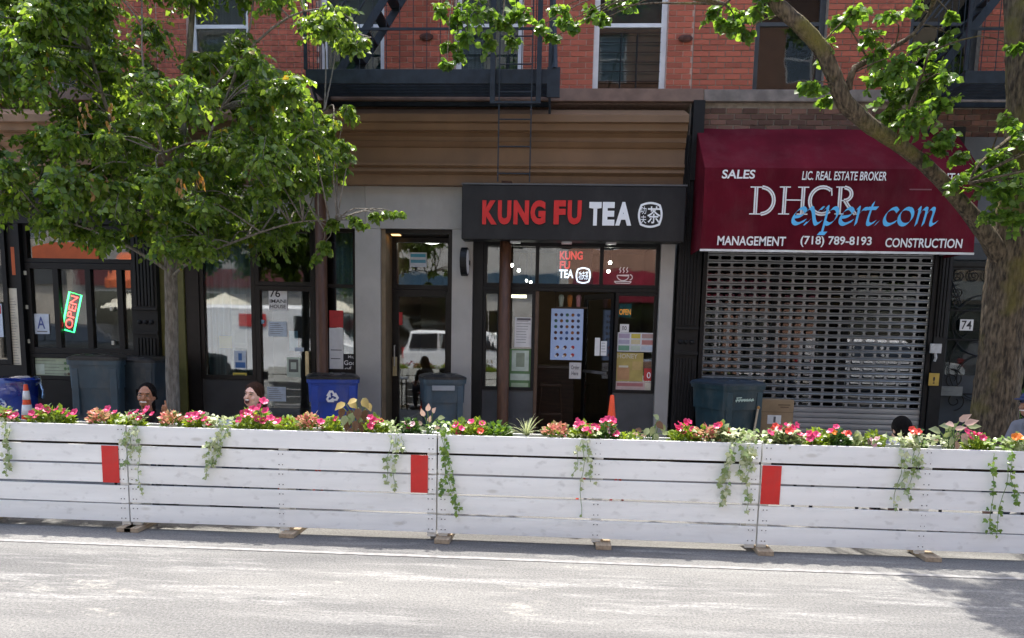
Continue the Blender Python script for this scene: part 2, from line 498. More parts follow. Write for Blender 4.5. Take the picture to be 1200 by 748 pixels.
# single bricks: the unhidden ones are pieces of their own, the rest one mass per wall
unit = MB().box(-.5, .5, 0, 1, -.5, .5)
brick_me = {}
def brick_mesh(mat):
    if mat.name not in brick_me:
        me = bpy.data.meshes.new("brick"); me.from_pydata(unit.v, [], unit.f); me.materials.append(mat); brick_me[mat.name] = me
    return brick_me[mat.name]
CH, BL, JT = .0735, .215, .0125
def lay(b, x0, x1, z0, z1, ops, mat, Y, prefer, quota, rough=0):
    pieces = []
    n = int((z1-z0)/CH)
    for r in range(n):
        za, zb_ = z0+r*CH, z0+(r+1)*CH-JT
        segs = [(x0, x1)]
        for o in ops:
            if o[3] <= za or o[2] >= zb_: continue
            ns = []
            for s0, s1 in segs:
                if o[1] <= s0 or o[0] >= s1: ns.append((s0, s1)); continue
                if o[0] > s0: ns.append((s0, o[0]))
                if o[1] < s1: ns.append((o[1], s1))
            segs = ns
        for s0, s1 in segs:
            x = s0 - (BL/2 if r % 2 else 0) 
            while x < s1-.03:
                a, c = max(x, s0)+JT/2, min(x+BL, s1)-JT/2
                if c-a > .03: pieces.append((a, c, za, zb_))
                x += BL*(1+R.uniform(-.02, .02) if rough else 1)
    def seen(p):
        d = Vector(((p[0]+p[1])/2, Y, (p[2]+p[3])/2))-CAM
        k = d.dot(AX_F); px, py = CX+F*d.dot(AX_R)/k, CY+F*d.dot(AX_D)/k
        return any(q[0] < px < q[1] and q[2] < py < q[3] for q in prefer) and (p[1]-p[0]) > .08
    got = 0; rest = MB()
    for p in pieces:
        y = Y-R.uniform(0, .004)-rough*R.uniform(0, .01)
        dz = rough*R.uniform(-.004, .004); cl = rough*R.uniform(0, .012)
        if got < quota and seen(p):
            o = bpy.data.objects.new("brick", brick_mesh(mat)); col.objects.link(o)
            o.parent = b; c = Vector(((p[0]+p[1])/2, y, (p[2]+p[3])/2+dz)); o.location = c-wloc[b.name]
            o.scale = (p[1]-p[0]-cl, .05, p[3]-p[2]); got += 1
        else:
            rest.box(p[0], p[1]-cl, y, y+.05, p[2]+dz, p[3]+dz)
    if rest.v:
        o = rest.build("brick_mass", mat, b); o['kind'] = 'stuff'
    return got
lay(bA, XA, XL-.004, Z2, ZB, wins['A'], BRICK, BY, [], 0)
lay(bB, XL+.004, XM-.004, Z2, ZB, wins['B'], BRICK, BY, [(450, 512, 0, 105), (612, 697, 0, 105), (782, 812, 0, 106)], 300)
lay(bC, XM+.004, XC, Z2, ZB, wins['C'], BRICK, BY, [(808, 886, 0, 106), (966, 1030, 0, 106), (1146, 1170, 0, 84)], 170)
lay(bC, XM+.06, XC, fz(900, 158), Z2-.165, [], BRICK_OLD, BY-.002, [(800, 990, 118, 156)], 130, rough=1)

# sills / band course
MB().box(XL, XM+.16, BY-.1, BY+.005, Z2-.17, Z2-.004).build("band_course", STONE, bB, bevel=.008)
MB().box(XM+.165, XC, BY-.07, BY+.005, Z2-.16, Z2-.004).build("band_course", STONE_G, bC, bevel=.01)
MB().box(XA, XL-.005, BY-.1, BY+.005, Z2-.17, Z2-.004).build("band_course", STONE, bA, bevel=.008)

BLIND = pm("closed_blind", (.1, .15, .145), .8, .08, 3, stretch=(1, 1, 20))
CURT = pm("window_curtain", (.3, .29, .27), .9, .25, 5, stretch=(6, 1, .3))
FR_DK = pm("dark_grey_window_frame", (.045, .05, .055), .5, .15, 8)
def sash(b, o, fr, dy=.12, gate=False, blind=BLIND):
    x0, x1, z0, z1 = o
    w_ = MB()
    y0, y1 = BY+dy, BY+dy+.07
    t = .075
    w_.box(x0, x0+t, y0, y1, z0, z1).box(x1-t, x1, y0, y1, z0, z1).box(x0+t, x1-t, y0, y1, z0, z0+.04).box(x0+t, x1-t, y0, y1, z1-t, z1)
    win = w_.build("window", fr, b, bevel=.004)
    mid = z0+.86
    MB().box(x0+t, x1-t, y0+.01, y1-.005, mid, mid+.05).build("meeting_rail", fr, win)
    MB().box(x0+t+.003, x1-t-.003, y0+.03, y0+.038, z0+.043, mid-.003).build("pane", GLASS_DARK, win)
    MB().box(x0+t+.003, x1-t-.003, y0+.02, y0+.028, mid+.053, z1-t-.003).build("pane", GLASS_DARK, win)
    ws = MB().box(x0+t, x1-t, y1+.06, y1+.075, z0+(.2 if gate else .0), z1)
    ws.build("blind", blind, win)
    if gate:
        g = MB(); zt = z0+.78
        for u in (.36, .62): g.tube([(x0+t+(x1-x0-2*t)*u, y0-.02, z0), (x0+t+(x1-x0-2*t)*u, y0-.02, zt)], .008, 6)
        for k in range(6): g.tube([(x0+t, y0-.02, z0+.15+k*.125), (x1-t, y0-.02, z0+.15+k*.125)], .005, 6)
        g.build("window_guard", IRON, win)
for i, o in enumerate(wins['B']): sash(bB, o, WHITE_FR, gate=(i == 3), blind=BLIND if i in (1, 3) else CURT)
for o in wins['C']: sash(bC, o, FR_DK, .1, blind=DARK)
for o in wins['A']: sash(bA, o, WHITE_FR)

# cornice of the middle building: a stack of mouldings measured down the photograph
def cornice(b, x0, x1, px, mat, top=118, k=1.0):
    YC = FY-.42
    zs = lambda py: fz(px, py, YC)
    prof = [(FY+.06, zs(top-2)), (FY-.40, zs(133)), (FY-.42, zs(134)), (FY-.42, zs(142.5)), (FY-.36, zs(143.5)), (FY-.35, zs(151)), (FY-.30, zs(152.5)), (FY-.31, zs(154)),
            (FY-.25, zs(157)), (FY-.25, zs(162)), (FY-.28, zs(163)), (FY-.22, zs(168)), (FY-.19, zs(169)), (FY-.19, zs(187)), (FY-.24, zs(188)), (FY-.24, zs(191)), (FY-.2, zs(193)),
            (FY-.22, zs(195)), (FY-.22, zs(198)), (FY-.15, zs(201)), (FY-.13, zs(213)), (FY+.06, zs(213))]
    return MB().prism(prof, x0, x1, 'x').build("cornice", mat, b)
cornice(bB, XL+.01, fx(808, 130, FY-.42), 600, BROWN)
TAN = pm("tan_cornice_paint", (.34, .2, .12), .65, .14, 4, .12, 60)
cornice(bA, XA, XL-.01, 60, TAN)
MB().box(XM+.02, XM+.17, FY-.12, BY, fz(812, 213), Z2-.18).build("end_bracket", IRON, bB)
# ------------------------------------------------------------------ shop front of the middle building
GY = FY+.12       # glazing plane
zH = fz(470, 213) # underside of the cornice
zT = fz(470, 268) # underside of the stucco header
def X(px, py=380, Y=FY): return fx(px, py, Y)
def Z(py, px=600, Y=FY): return fz(px, py, Y)
# stucco header and piers, one panel each
def stucco(x0, x1, z0, z1, y0=FY, y1=FY+.3): MB().box(x0, x1, y0, y1, z0, z1).build("stucco_panel", STUCCO, bB, bevel=.003)
seam = X(428, 240)
x_wl, x_wr, x_dl, x_dr, x_kl, x_kr0, x_kr1 = X(212), X(416.5), X(446), X(529), X(553), X(771, 380), X(787, 380)
stucco(XL+.3, seam-.004, zT, zH); stucco(seam, x_kl, zT, zH)
stucco(x_wr, x_dl, SW, zT-.003, FY+.001); stucco(x_dr, x_kl, SW, zT-.003, FY+.001)
stucco(x_kr0, x_kr1, SW, zH, FY-.02)
MB().box(x_kl, x_kr0, FY+.05, FY+.3, Z(282), zH).build("sign_band", DARK, bB)

def lite(par, x0, x1, z0, z1, Y=GY, mat=None, name="pane"):
    return MB().box(x0, x1, Y, Y+.008, z0, z1).build(name, mat or GLASS, par)

def frame(par, x0, x1, z0, z1, bars_x=(), bars_z=(), t=.05, mat=FRAME_BR, Y=GY, d=.09, name="storefront_window", gmat=None):
    m = MB(); y0, y1 = Y-d/2, Y+d/2
    m.box(x0, x0+t, y0, y1, z0, z1).box(x1-t, x1, y0, y1, z0, z1)
    m.box(x0+t, x1-t, y0, y1, z0, z0+t).box(x0+t, x1-t, y0, y1, z1-t, z1)
    for bx in bars_x: m.box(bx-t/2, bx+t/2, y0+.002, y1-.002, z0+t, z1-t)
    xs = [x0+t]+[v for bx in bars_x for v in (bx-t/2, bx+t/2)]+[x1-t]
    for i in range(0, len(xs), 2):
        for bz in bars_z: m.box(xs[i], xs[i+1], y0+.004, y1-.004, bz-t/2, bz+t/2)
    o = m.build(name, mat, par, bevel=.003)
    zs = [z0+t]+[v for bz in bars_z for v in (bz-t/2, bz+t/2)]+[z1-t]
    for i in range(0, len(xs), 2):
        for j in range(0, len(zs), 2):
            lite(o, xs[i]+.002, xs[i+1]-.002, zs[j]+.002, zs[j+1]-.002, Y, gmat)
    return o
# left shop (curtained window, glass door, narrow window)
zt2 = zT
MB().box(XL+.3, X(232), FY+.05, FY+.3, SW, zt2-.003).build("door_post", FRAME_BR, bB)
frame(bB, X(232), X(297), Z(445, 260), zt2-.005, t=.06)
MB().box(X(232), X(297)-.001, GY-.03, GY+.06, SW, Z(445, 260)-.003).build("stall_riser", pm("grey_painted_panel", (.04, .04, .042), .7, .15, 4, .1, 50), bB)
dr = frame(bB, X(297)+.003, X(367), SW+.02, Z(335, 330), t=.07, name="shop_door")
MB().box(X(357.5, 425), X(361.5, 425), GY-.11, GY-.05, Z(441, 360), Z(412, 360)).build("door_handle", pm("brass_plate", (.5, .42, .25), .35, .15, 9, metal=.7), dr)
frame(bB, X(297)+.003, X(367), Z(335, 330)+.003, zt2-.005, t=.06, name="transom_window")
frame(bB, X(367)+.003, x_wr-.002, Z(437, 400), zt2-.005, bars_z=[Z(335, 400)], t=.05)
MB().box(X(367)+.003, x_wr-.002, GY-.03, GY+.06, SW, Z(437, 400)-.003).build("stall_riser", mats["grey_painted_panel"], bB)
# round brown columns
for px, y0p, pyb in ((377.5, 213, 400), (590.5, 282, 400)):
    c = W(px, pyb, FY-.1)
    MB().tube([(c.x, FY-.1, SW), (c.x, FY-.1, SW+.02), (c.x, FY-.1, zH-.01)], .082, 20).build("column", COL_BR, bB, smooth=True)
# recessed entrance between the stucco piers
EY = FY+.5
jl, jr = x_dl+.004, x_dr-.004
MB().box(jl, jl+.06, FY+.04, EY+.1, SW, zT-.003).build("entrance_jamb", pm("tan_reveal", (.2, .15, .09), .6, .15, 5), bB)
MB().box(jr-.05, jr, FY+.04, EY+.1, SW, zT-.003).build("entrance_jamb", FRAME_BR, bB)
MB().box(jl+.06, jr-.05, FY+.04, EY+.1, zT-.06, zT-.003).build("entrance_soffit", FRAME_BR, bB)
zd = W(490, 340, EY).z
ex0, ex1 = jl+.063, jr-.053
frame(bB, ex0, ex1, zd+.003, zT-.065, t=.07, Y=EY, name="transom_window")
ed = frame(bB, ex0, ex1, SW+.02, zd, t=.1, Y=EY, name="entrance_door")
MB().box(ex0+.02, ex0+.08, EY-.1, EY-.05, W(455, 440, EY).z, W(455, 418, EY).z).build("lock_plate", mats["brass_plate"], ed)
MB().tube([(ex0+.05, EY-.07, 1.0+SW), (ex0+.05, EY-.12, 1.0+SW), (ex0+.05, EY-.12, 1.3+SW), (ex0+.05, EY-.07, 1.3+SW)], .012, 8).build("door_handle", STEEL, ed)
sp = W(464, 269, FY+.2)
lampm = pm("warm_lamp_glass", (1, .55, .2), .4, .02, emit=1.2)
MB().box(sp.x-.06, sp.x+.06, FY+.15, FY+.27, zT-.068, zT-.0605).build("soffit_light", lampm, bB)
# hallway behind it
HALL = pm("hall_paint", (.2, .15, .09), .7, .1, 3)
MB().box(jl-.1, jl-.06, EY+.15, EY+3, SW, zT+.3).box(jr+.06, jr+.1, EY+.15, EY+3, SW, zT+.3).box(jl-.1, jr+.1, EY+3, EY+3.05, SW, zT+.3).box(jl-.1, jr+.1, EY+.15, EY+3, zT+.3, zT+.34).build("hallway_wall", HALL, bB)
hl = W(506, 285, EY+.9)
tag(MB().lathe((hl.x, hl.y, hl.z-.02), [(.02, 0), (.12, .02), (.15, .05), (.15, .07)], 20).build("hall_light", pm("lit_lamp_glass", (1, .93, .78), .4, .02, emit=3.5), smooth=True),
    "round lit ceiling lamp seen through the transom of the recessed entrance", "lamp")
MB().tube([(hl.x, hl.y, hl.z+.05), (hl.x, hl.y, zT+.3)], .012, 6).build("lamp_stem", IRON, bpy.data.objects["hall_light"])
# ---- tea shop glazing
zs_, zb_ = Z(460, 690), Z(283, 690)
ztr = Z(339.5, 690)
xm1, xd0, xd1, xw1 = X(626.5), X(630), X(704), x_kr0-.004
xk0 = X(565)
MB().box(x_kl+.002, xk0, FY+.05, FY+.25, SW, Z(283)).build("door_post", FRAME_BK, bB)
frame(bB, xk0+.002, xm1, zs_, ztr-.028, bars_x=[X(584)], t=.045, mat=FRAME_BK)
MB().box(xk0+.002, xm1, GY-.03, GY+.05, SW, zs_-.003).build("stall_riser", pm("grey_riser", (.075, .077, .08), .75, .15, 4, .1, 50), bB)
tw = frame(bB, xk0+.002, xw1, ztr+.028, Z(283)-.003, bars_x=[X(629.5, 310), X(705.5, 310)], t=.05, mat=FRAME_BK, name="transom_window")
MB().box(xk0+.002, xw1, GY-.055, GY+.05, ztr-.026, ztr+.026).build("transom_bar", FRAME_BK, bB)
xr0 = X(721)
frame(bB, xr0, xw1, zs_, ztr-.028, t=.045, mat=FRAME_BK)
MB().box(xr0, xw1, GY-.03, GY+.05, SW, zs_-.003).build("stall_riser", mats["grey_riser"], bB)
MB().box(xm1+.003, xm1+.05, GY-.045, GY+.045, SW, ztr-.029).build("door_post", pm("brown_door_post", (.09, .05, .03), .5, .2, 8), bB)
# glass door standing open, hinged on the right, swung inward
dl = MB(); wD = .86; tD = .08
hx, hy = X(700), GY+.02
a = math.radians(62)
M = Matrix.Translation((xr0-.004, hy, 0)) @ Matrix.Rotation(-a, 4, 'Z')
zt_ = ztr-.032
dl.box(-wD, -wD+tD, -.02, .02, SW+.01, zt_).box(-tD, 0, -.02, .02, SW+.01, zt_).box(-wD+tD, -tD, -.02, .02, SW+.01, SW+.22).box(-wD+tD, -tD, -.02, .02, zt_-tD, zt_)
od = dl.xform(M).build("open_glass_door", FRAME_BK, bB)
MB().box(-wD+tD+.002, -tD-.002, -.004, .004, SW+.223, zt_-tD-.003).xform(M).build("pane", GLASS, od)
MB().box(-wD+.1, -.1, -.06, -.035, 1.1, 1.14).xform(M).build("push_bar", STEEL, od)
# interior of the tea shop
IW = pm("shop_wall_paint", (.16, .12, .075), .7, .1, 3)
IX0, IX1 = x_kl+.05, x_kr1-.03
ID = FY+3.9
def room(b, x0, x1, y0, y1, z1, wallm, floorm, ceilm):
    MB().box(x0-.04, x0, y0, y1, SW, z1).build("room_wall", wallm, b)
    MB().box(x1, x1+.04, y0, y1, SW, z1).build("room_wall", wallm, b)
    MB().box(x0-.04, x1+.04, y1, y1+.04, SW, z1).build("room_wall", wallm, b)
    MB().box(x0-.04, x1+.04, y0, y1, SW, SW+.02).build("room_floor", floorm, b)
    MB().box(x0-.04, x1+.04, y0, y1, z1, z1+.04).build("room_ceiling", ceilm, b)
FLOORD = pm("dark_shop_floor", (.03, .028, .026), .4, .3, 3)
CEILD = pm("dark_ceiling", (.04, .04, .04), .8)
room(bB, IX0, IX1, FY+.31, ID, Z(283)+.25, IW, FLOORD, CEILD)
WOODC = pm("counter_wood", (.05, .026, .014), .5, .25, 4, stretch=(1, 1, 8))
ct = thing("shop_counter", "brown wooden service counter inside the tea shop doorway", "counter", (X(640), FY+1.9, SW+.02))
MB().box(IX0+.3, X(672, 470, FY+1.9), FY+1.6, FY+2.2, SW+.02, 1.12).build("counter_body", WOODC, ct, bevel=.01)
MB().box(IX0+.28, X(672, 470, FY+1.9)+.03, FY+1.56, FY+2.24, 1.12, 1.16).build("counter_top", pm("counter_top", (.12, .1, .08), .35, .1), ct)
st = thing("bar_stool", "dark slatted bar stool by the counter in the tea shop doorway", "stool", (X(645, 470, FY+1.1), FY+1.1, SW+.02))
sx_ = wloc[st.name].x
MB().box(sx_-.17, sx_+.17, FY+.95, FY+1.27, .86, .9).build("seat", WOODC, st, bevel=.01)
for ax in (-1, 1):
    for ay in (-1, 1): MB().tube([(sx_+ax*.14, FY+1.11+ay*.13, .86), (sx_+ax*.2, FY+1.11+ay*.18, SW+.02)], .015, 6).build("leg", WOODC, st)
MB().box(sx_-.18, sx_+.18, FY+.93, FY+.96, .42, .45).build("footrest", WOODC, st)
# pendant bulbs
BULB = pm("lit_bulb", (1, .93, .82), .4, .01, emit=14)
pend = [(600, 311, 1.0), (608, 317, 1.3), (622, 331, 1.6), (617, 329, 2.0), (715, 308, 1.0), (713, 318, 1.3)]
where = ["nearest the left window edge", "second from the left window edge", "lowest of the left cluster", "between the two lowest left bulbs", "uppermost at the right transom", "just below the bulb at the right transom"]
for (px, py, dy), wh in zip(pend, where):
    p = W(px, py, FY+dy)
    t_ = thing("pendant_lamp", "small glowing pendant bulb inside the tea shop, "+wh, "lamp", (p.x, p.y, p.z), "pendant bulbs inside the tea shop")
    MB().ell(p, .026 if py < 320 else .02, 12, 8).build("bulb", BULB, t_, smooth=True)
    MB().tube([p+Vector((0, 0, .035)), (p.x, p.y, p.z+.09)], .016, 8).build("socket", IRON, t_)
    MB().tube([(p.x, p.y, p.z+.09), (p.x, p.y, Z(283)+.25)], .004, 5).build("cord", IRON, t_)
tl = W(608, 349, FY+2.8)
tag(MB().box(tl.x-.13, tl.x+.13, tl.y, tl.y+.08, tl.z, tl.z+.05).build("tube_light", pm("lit_tube", (1, .85, .55), .4, .01, emit=2.5)), "small lit tube lamp deep inside the tea shop at the left", "lamp")
# left shop and restaurant interiors
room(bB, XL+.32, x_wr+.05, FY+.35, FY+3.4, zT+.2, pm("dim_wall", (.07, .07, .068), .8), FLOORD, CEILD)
CB = pm("blue_grey_curtain", (.2, .3, .33), .85, .3, 3, stretch=(9, 1, .15))
def curtain(px0, px1, py1, label, Yc=GY+.14, amp=.025):
    x0, x1 = X(px0), X(px1); z0, z1 = Z(py1, (px0+px1)/2), zT+.1
    n = max(8, int((x1-x0)/.02)); m = MB(); vs = []
    for i in range(n+1):
        u = i/n; y = Yc+amp*math.sin(u*(x1-x0)*42)+.01*math.sin(u*17)
        vs += [(x0+(x1-x0)*u, y, z0), (x0+(x1-x0)*u, y, z1), (x0+(x1-x0)*u, y+.006, z0), (x0+(x1-x0)*u, y+.006, z1)]
    fs = []
    for i in range(n):
        q = i*4
        fs += [(q, q+4, q+5, q+1), (q+2, q+3, q+7, q+6), (q, q+2, q+6, q+4), (q+1, q+5, q+7, q+3)]
    m.add(vs, fs)
    tag(m.build("curtain", CB, smooth=True), label, "curtain")
curtain(234, 289, 441, "blue grey curtain filling the left shop window behind the laughing woman")
curtain(388, 416, 434, "blue grey curtain in the narrow window beside the stucco pier")

# cast-iron pilasters
def pilaster(b, x0, x1, z0, z1, zp, Yf=FY-.1):
    p = MB().box(x0, x1, Yf+.03, FY+.2, z0, z1)
    o = p.build("pilaster", IRON, b)
    n = 6; wv = (x1-x0-.06)/n
    for i in range(n):
        xx = x0+.03+wv*i
        MB().box(xx+.008, xx+wv-.008, Yf+.008, Yf+.031, zp+.16, z1-.05).build("flute", IRON, o, bevel=.006)
    MB().box(x0-.01, x1+.01, Yf-.01, Yf+.031, zp+.1, zp+.14).build("band", IRON, o, bevel=.005)
    MB().box(x0-.01, x1+.01, Yf-.01, Yf+.031, zp-.25, zp-.2).build("band", IRON, o, bevel=.005)
    for k in range(3):
        c = (x0+(x1-x0)*(k+1)/4, Yf+.02, zp-.07)
        MB().ell(c, (.034, .025, .034), 10, 6).build("rosette", IRON, o, smooth=True)
    for i in range(n):
        xx = x0+.03+wv*i
        MB().box(xx+.008, xx+wv-.008, Yf+.008, Yf+.031, z0+.1, zp-.3).build("flute", IRON, o, bevel=.006)
    return o
pilaster(bB, X(790.5, 390), X(817, 390), SW, fz(815, 160), Z(395, 805))
pilaster(bA, X(160, 380), X(188, 380), SW, Z(215, 170), Z(372, 172))
MB().box(X(188, 380)+.003, XL+.29, FY+.02, FY+.2, SW, zH).build("olive_strip", pm("olive_paint", (.13, .12, .03), .6, .15), bB)

# ------------------------------------------------------------------ restaurant front (left building)
RG = FY+.1
zra = Z(215, 60)
MB().box(XA, X(160, 380)-.003, FY+.02, FY+.25, Z(262, 60), zra).build("sign_band", FRAME_BK, bA)
rz0, rz1, rzt = Z(446, 90), Z(263, 60), Z(309, 60)
ra, rb, rc, rd, re_ = X(24, 400), X(32, 350), X(63, 350), X(101, 350), X(138, 350)
frame(bA, XA, X(6, 350), SW+.9, rz1, t=.07, mat=FRAME_BK, Y=RG)
MB().box(X(6, 350)+.003, X(21, 350), RG, RG+.08, Z(446, 20), rz1).build("window", FRAME_BK, bA)
frame(bA, rb-.06, X(158, 350), rzt+.02, rz1, t=.06, mat=FRAME_BK, Y=RG, name="transom_window")
frame(bA, rb-.06, X(158, 350), Z(415, 90)+.0, rzt+.015, bars_x=[rc, rd, re_], t=.085, mat=FRAME_BK, Y=RG)
frame(bA, rb-.06, X(158, 350), rz0, Z(415, 90)-.005, t=.06, mat=FRAME_BK, Y=RG, name="lower_window")
MB().box(X(21, 350)+.003, rb-.063, FY-.02, FY+.2, SW, rz1).build("window_post", FRAME_BK, bA)
MB().box(rb-.06, X(158, 350), RG-.05, RG+.05, SW, rz0-.004).build("stall_riser", FRAME_BK, bA)
MB().box(XA, X(21, 350), RG-.04, RG+.05, SW, SW+.9-.004).build("stall_riser", FRAME_BK, bA)
LATCH = pm("pale_latch", (.6, .58, .5), .5)
win_par = [o for o in bA.children if o.name.startswith("storefront_window")][-1]
for px, py in ((29, 320), (31, 360), (33, 400), (130, 362), (132, 402)):
    p = W(px, py, RG-.06); MB().box(p.x-.02, p.x+.02, p.y, p.y+.02, p.z-.03, p.z+.03).build("latch", LATCH, win_par, bevel=.004)
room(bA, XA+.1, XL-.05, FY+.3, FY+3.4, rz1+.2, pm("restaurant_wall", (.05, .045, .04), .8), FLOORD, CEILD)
# restaurant table set glimpsed inside
for px in (45, 118):
    t_ = thing("dining_table", "dark dining table just inside the restaurant window, "+("below the grade card" if px < 60 else "right of the neon sign"), "table", (X(px), FY+1, SW+.02), "tables inside the restaurant")
    xx = X(px)
    MB().box(xx-.3, xx+.3, FY+.7, FY+1.3, .88, .92).build("tabletop", WOODC, t_); MB().tube([(xx, FY+1, .88), (xx, FY+1, SW+.02)], .03, 8).build("leg", IRON, t_)
# ------------------------------------------------------------------ tea-shop sign board
SY = FY-.36
SIGN = pm("charcoal_sign_panel", (.016, .017, .019), .5, .08, 2, .03, 30, spec=.3)
RED = pm("red_acrylic", (.75, .03, .03), .35, .22, 4, spec=.4, c2=(.55, .015, .017))
WHT = pm("white_acrylic", (.88, .92, .95), .4, .04, 5)
sg = thing("shop_sign", "charcoal sign board reading KUNG FU TEA over the open doorway", "sign", W(672, 284, SY))
x0, x1, z0, z1 = fx(541, 250, SY), fx(803.5, 250, SY), fz(672, 282, SY), fz(672, 217.5, SY)
MB().box(x0, x1, SY, FY-.05, z0, z1).build("sign_box", SIGN, sg, bevel=.012)
MB().box(x0-.005, x1+.005, SY-.008, FY-.05, z1+.001, z1+.022).build("top_trim", pm("sign_trim", (.09, .095, .1), .4), sg)
for ch, a, b_ in (("K", 112, 188), ("U", 193, 263), ("N", 275, 355), ("G", 363, 441), ("F", 484, 546), ("U", 556, 629)):
    put_text(ch, 540+a/4.444, 540+b_/4.444, 235-.0, 263.2, SY-.012, RED, sg, "letter", offset=.055, depth=.02)
for ch, a, b_ in (("T", 668, 732), ("E", 738, 801), ("A", 806, 889)):
    put_text(ch, 540+a/4.444, 540+b_/4.444, 237, 264.5, SY-.012, WHT, sg, "letter", offset=.055, depth=.02)
def ring(px, py, rx, ry, Y, wd, mat, par, name="logo_ring", sqr=.35):
    c = W(px, py, Y); k = (W(px+1, py, Y)-c).x; pts = []
    for i in range(33):
        a = 2*math.pi*i/32; x, y = math.cos(a), math.sin(a); q = (1-sqr)+sqr/max(abs(x), abs(y))*.93
        pts.append((c.x+rx*k*x*q, c.z+ry*k*y*q))
    return strokes([pts], wd, 0, 0, 1, 1, Y).build(name, mat, par)
grime(SIGN, .2, (.09, .09, .09), 2.5); grime(STUCCO, .35, (.2, .19, .17), 1.3); grime(BROWN, .35, (.09, .06, .04), 2)
ring(762, 252, 13.6, 14, SY-.014, .028, WHT, sg)
put_text("茶", 758.5, 774, 242, 262, SY-.014, WHT, sg, "logo_character", offset=.012)
put_text("功", 750.5, 757.5, 242, 251, SY-.014, WHT, sg, "logo_character", offset=.01)
put_text("夫", 750.5, 757.5, 252.5, 262, SY-.014, WHT, sg, "logo_character", offset=.01)
for px in (604, 664, 716):
    p = W(px, 284, FY-.2); MB().box(p.x-.07, p.x+.07, p.y-.04, p.y+.04, z0-.03, z0-.001).build("downlight", lampm if px > 1e4 else STEEL, sg)

# lit inner sign above the door
LR = pm("red_lit_acrylic", (.8, .05, .05), .4, .02, emit=.5)
LW = pm("white_lit_acrylic", (.8, .85, 1), .4, .02, emit=.9)
IY = GY+.06
isg = thing("hanging_sign", "small lit KUNG FU TEA sign hanging inside the transom glass", "sign", W(672, 333, IY))
MB().box(fx(653, 312, IY), fx(694, 312, IY), IY+.012, IY+.03, fz(672, 335, IY), fz(672, 292, IY)).build("backing", pm("clear_black_acrylic", (.01, .01, .012), .2), isg)
put_text("KUNG", 656, 683, 294.5, 304.5, IY, LR, isg, "letter", offset=.03); put_text("FU", 656, 668, 306, 315.5, IY, LR, isg, "letter", offset=.03)
put_text("TEA", 655, 672, 316, 326, IY, LW, isg, "letter", offset=.03)
ring(683.5, 323, 8.2, 8.8, IY, .022, LW, isg); put_text("功夫茶", 678, 689.5, 318, 328, IY-.001, LW, isg, "logo_character", offset=.008)
# steaming cup decal on the right transom
DY = GY-.004
c = W(731, 325, DY); u = (W(732, 325, DY)-c).x
cup = [arc(-1, 3, 7, 6, 180, 360, 10)+[(-8, 3)], arc(7, 1, 3, 3, 90, -90, 8), [(-11, -4), (9, -4)], [(-9, -6), (7, -6), (9, -4)], [(-11, -4), (-9, -6)]]
for sx0 in (-5, -1, 3): cup.append([(sx0, 6), (sx0+1.4, 8), (sx0-.2, 10), (sx0+1.2, 12.5)])
tag(strokes(cup, .014, c.x, c.z-1*u, u, u, DY).build("cup_decal", WHITE_P), "white line drawing of a steaming cup on the right transom glass", "decal")

# ------------------------------------------------------------------ posters and notices
COLS = {}
def pc(rgb):
    k = "print_%02d_%02d_%02d" % tuple(int(v*99) for v in rgb)
    return pm(k, rgb, .6, .12, 9)
def sheet(name, px0, px1, py0, py1, label, cat="notice", Y=GY-.012, base=None, lines=0, blocks=(), texts=(), tilt=0, group=None):
    t_ = thing(name, label, cat, W((px0+px1)/2, py1, Y), group)
    py = (py0+py1)/2; px = (px0+px1)/2
    x0, x1, z0, z1 = fx(px0, py, Y), fx(px1, py, Y), fz(px, py1, Y), fz(px, py0, Y)
    MB().box(x0, x1, Y, Y+.004, z0, z1).build("paper", base or PAPER, t_)
    for i, (a, b_, c_, d, mat) in enumerate(blocks):
        MB().box(x0+(x1-x0)*a, x0+(x1-x0)*b_, Y-.0015-.0004*i, Y-.0005, z1-(z1-z0)*d, z1-(z1-z0)*c_).build("print", mat, t_)
    if lines:
        m = MB()
        for i in range(lines):
            zz = z1-(z1-z0)*(.12+.8*i/lines); e = R.uniform(.55, .9)
            m.box(x0+(x1-x0)*.1, x0+(x1-x0)*e, Y-.0012, Y-.0004, zz-.006, zz)
        m.build("printed_lines", INK, t_)
    for (s_, a, b_, c_, d, mat) in texts:
        put_text(s_, px0+(px1-px0)*a, px0+(px1-px0)*b_, py0+(py1-py0)*c_, py0+(py1-py0)*d, Y-.003, mat, t_, "lettering", offset=.01)
    if tilt: t_.rotation_euler.y = tilt
    return t_
BLUE_P, YEL, TEAL, GRN, ORG, SKYB, REDP = pc((.05, .15, .4)), pc((.6, .5, .08)), pc((.03, .22, .25)), pc((.1, .2, .08)), pc((.6, .22, .05)), pc((.25, .5, .68)), pc((.5, .04, .04))
PALE_B = pc((.5, .58, .68)); CREAM = pc((.6, .56, .45)); PURP = pc((.4, .33, .45)); BLK = pc((.015, .015, .02)); LG = pc((.5, .58, .5))
sheet("notice", 603, 624, 372, 407, "white printed notice on the tea shop window right of the brown column", lines=9, blocks=[(.12, .88, .03, .1, INK)])
sheet("poster", 597, 622, 409, 456, "green and white poster below the notice beside the brown column", "poster", base=GRN, blocks=[(.1, .9, .04, .55, LG), (.3, .7, .1, .45, pc((.25, .3, .22))), (.05, .95, .62, .78, LG), (.1, .9, .85, .95, pc((.35, .45, .3)))])
mb_ = thing("menu_board", "pale blue menu board with a grid of round cups hanging in the doorway", "menu board", W(664, 423, FY+.55))
MYY = FY+.55
x0, x1, z0, z1 = fx(645.5, 390, MYY), fx(683, 390, MYY), fz(664, 422, MYY), fz(664, 362, MYY)
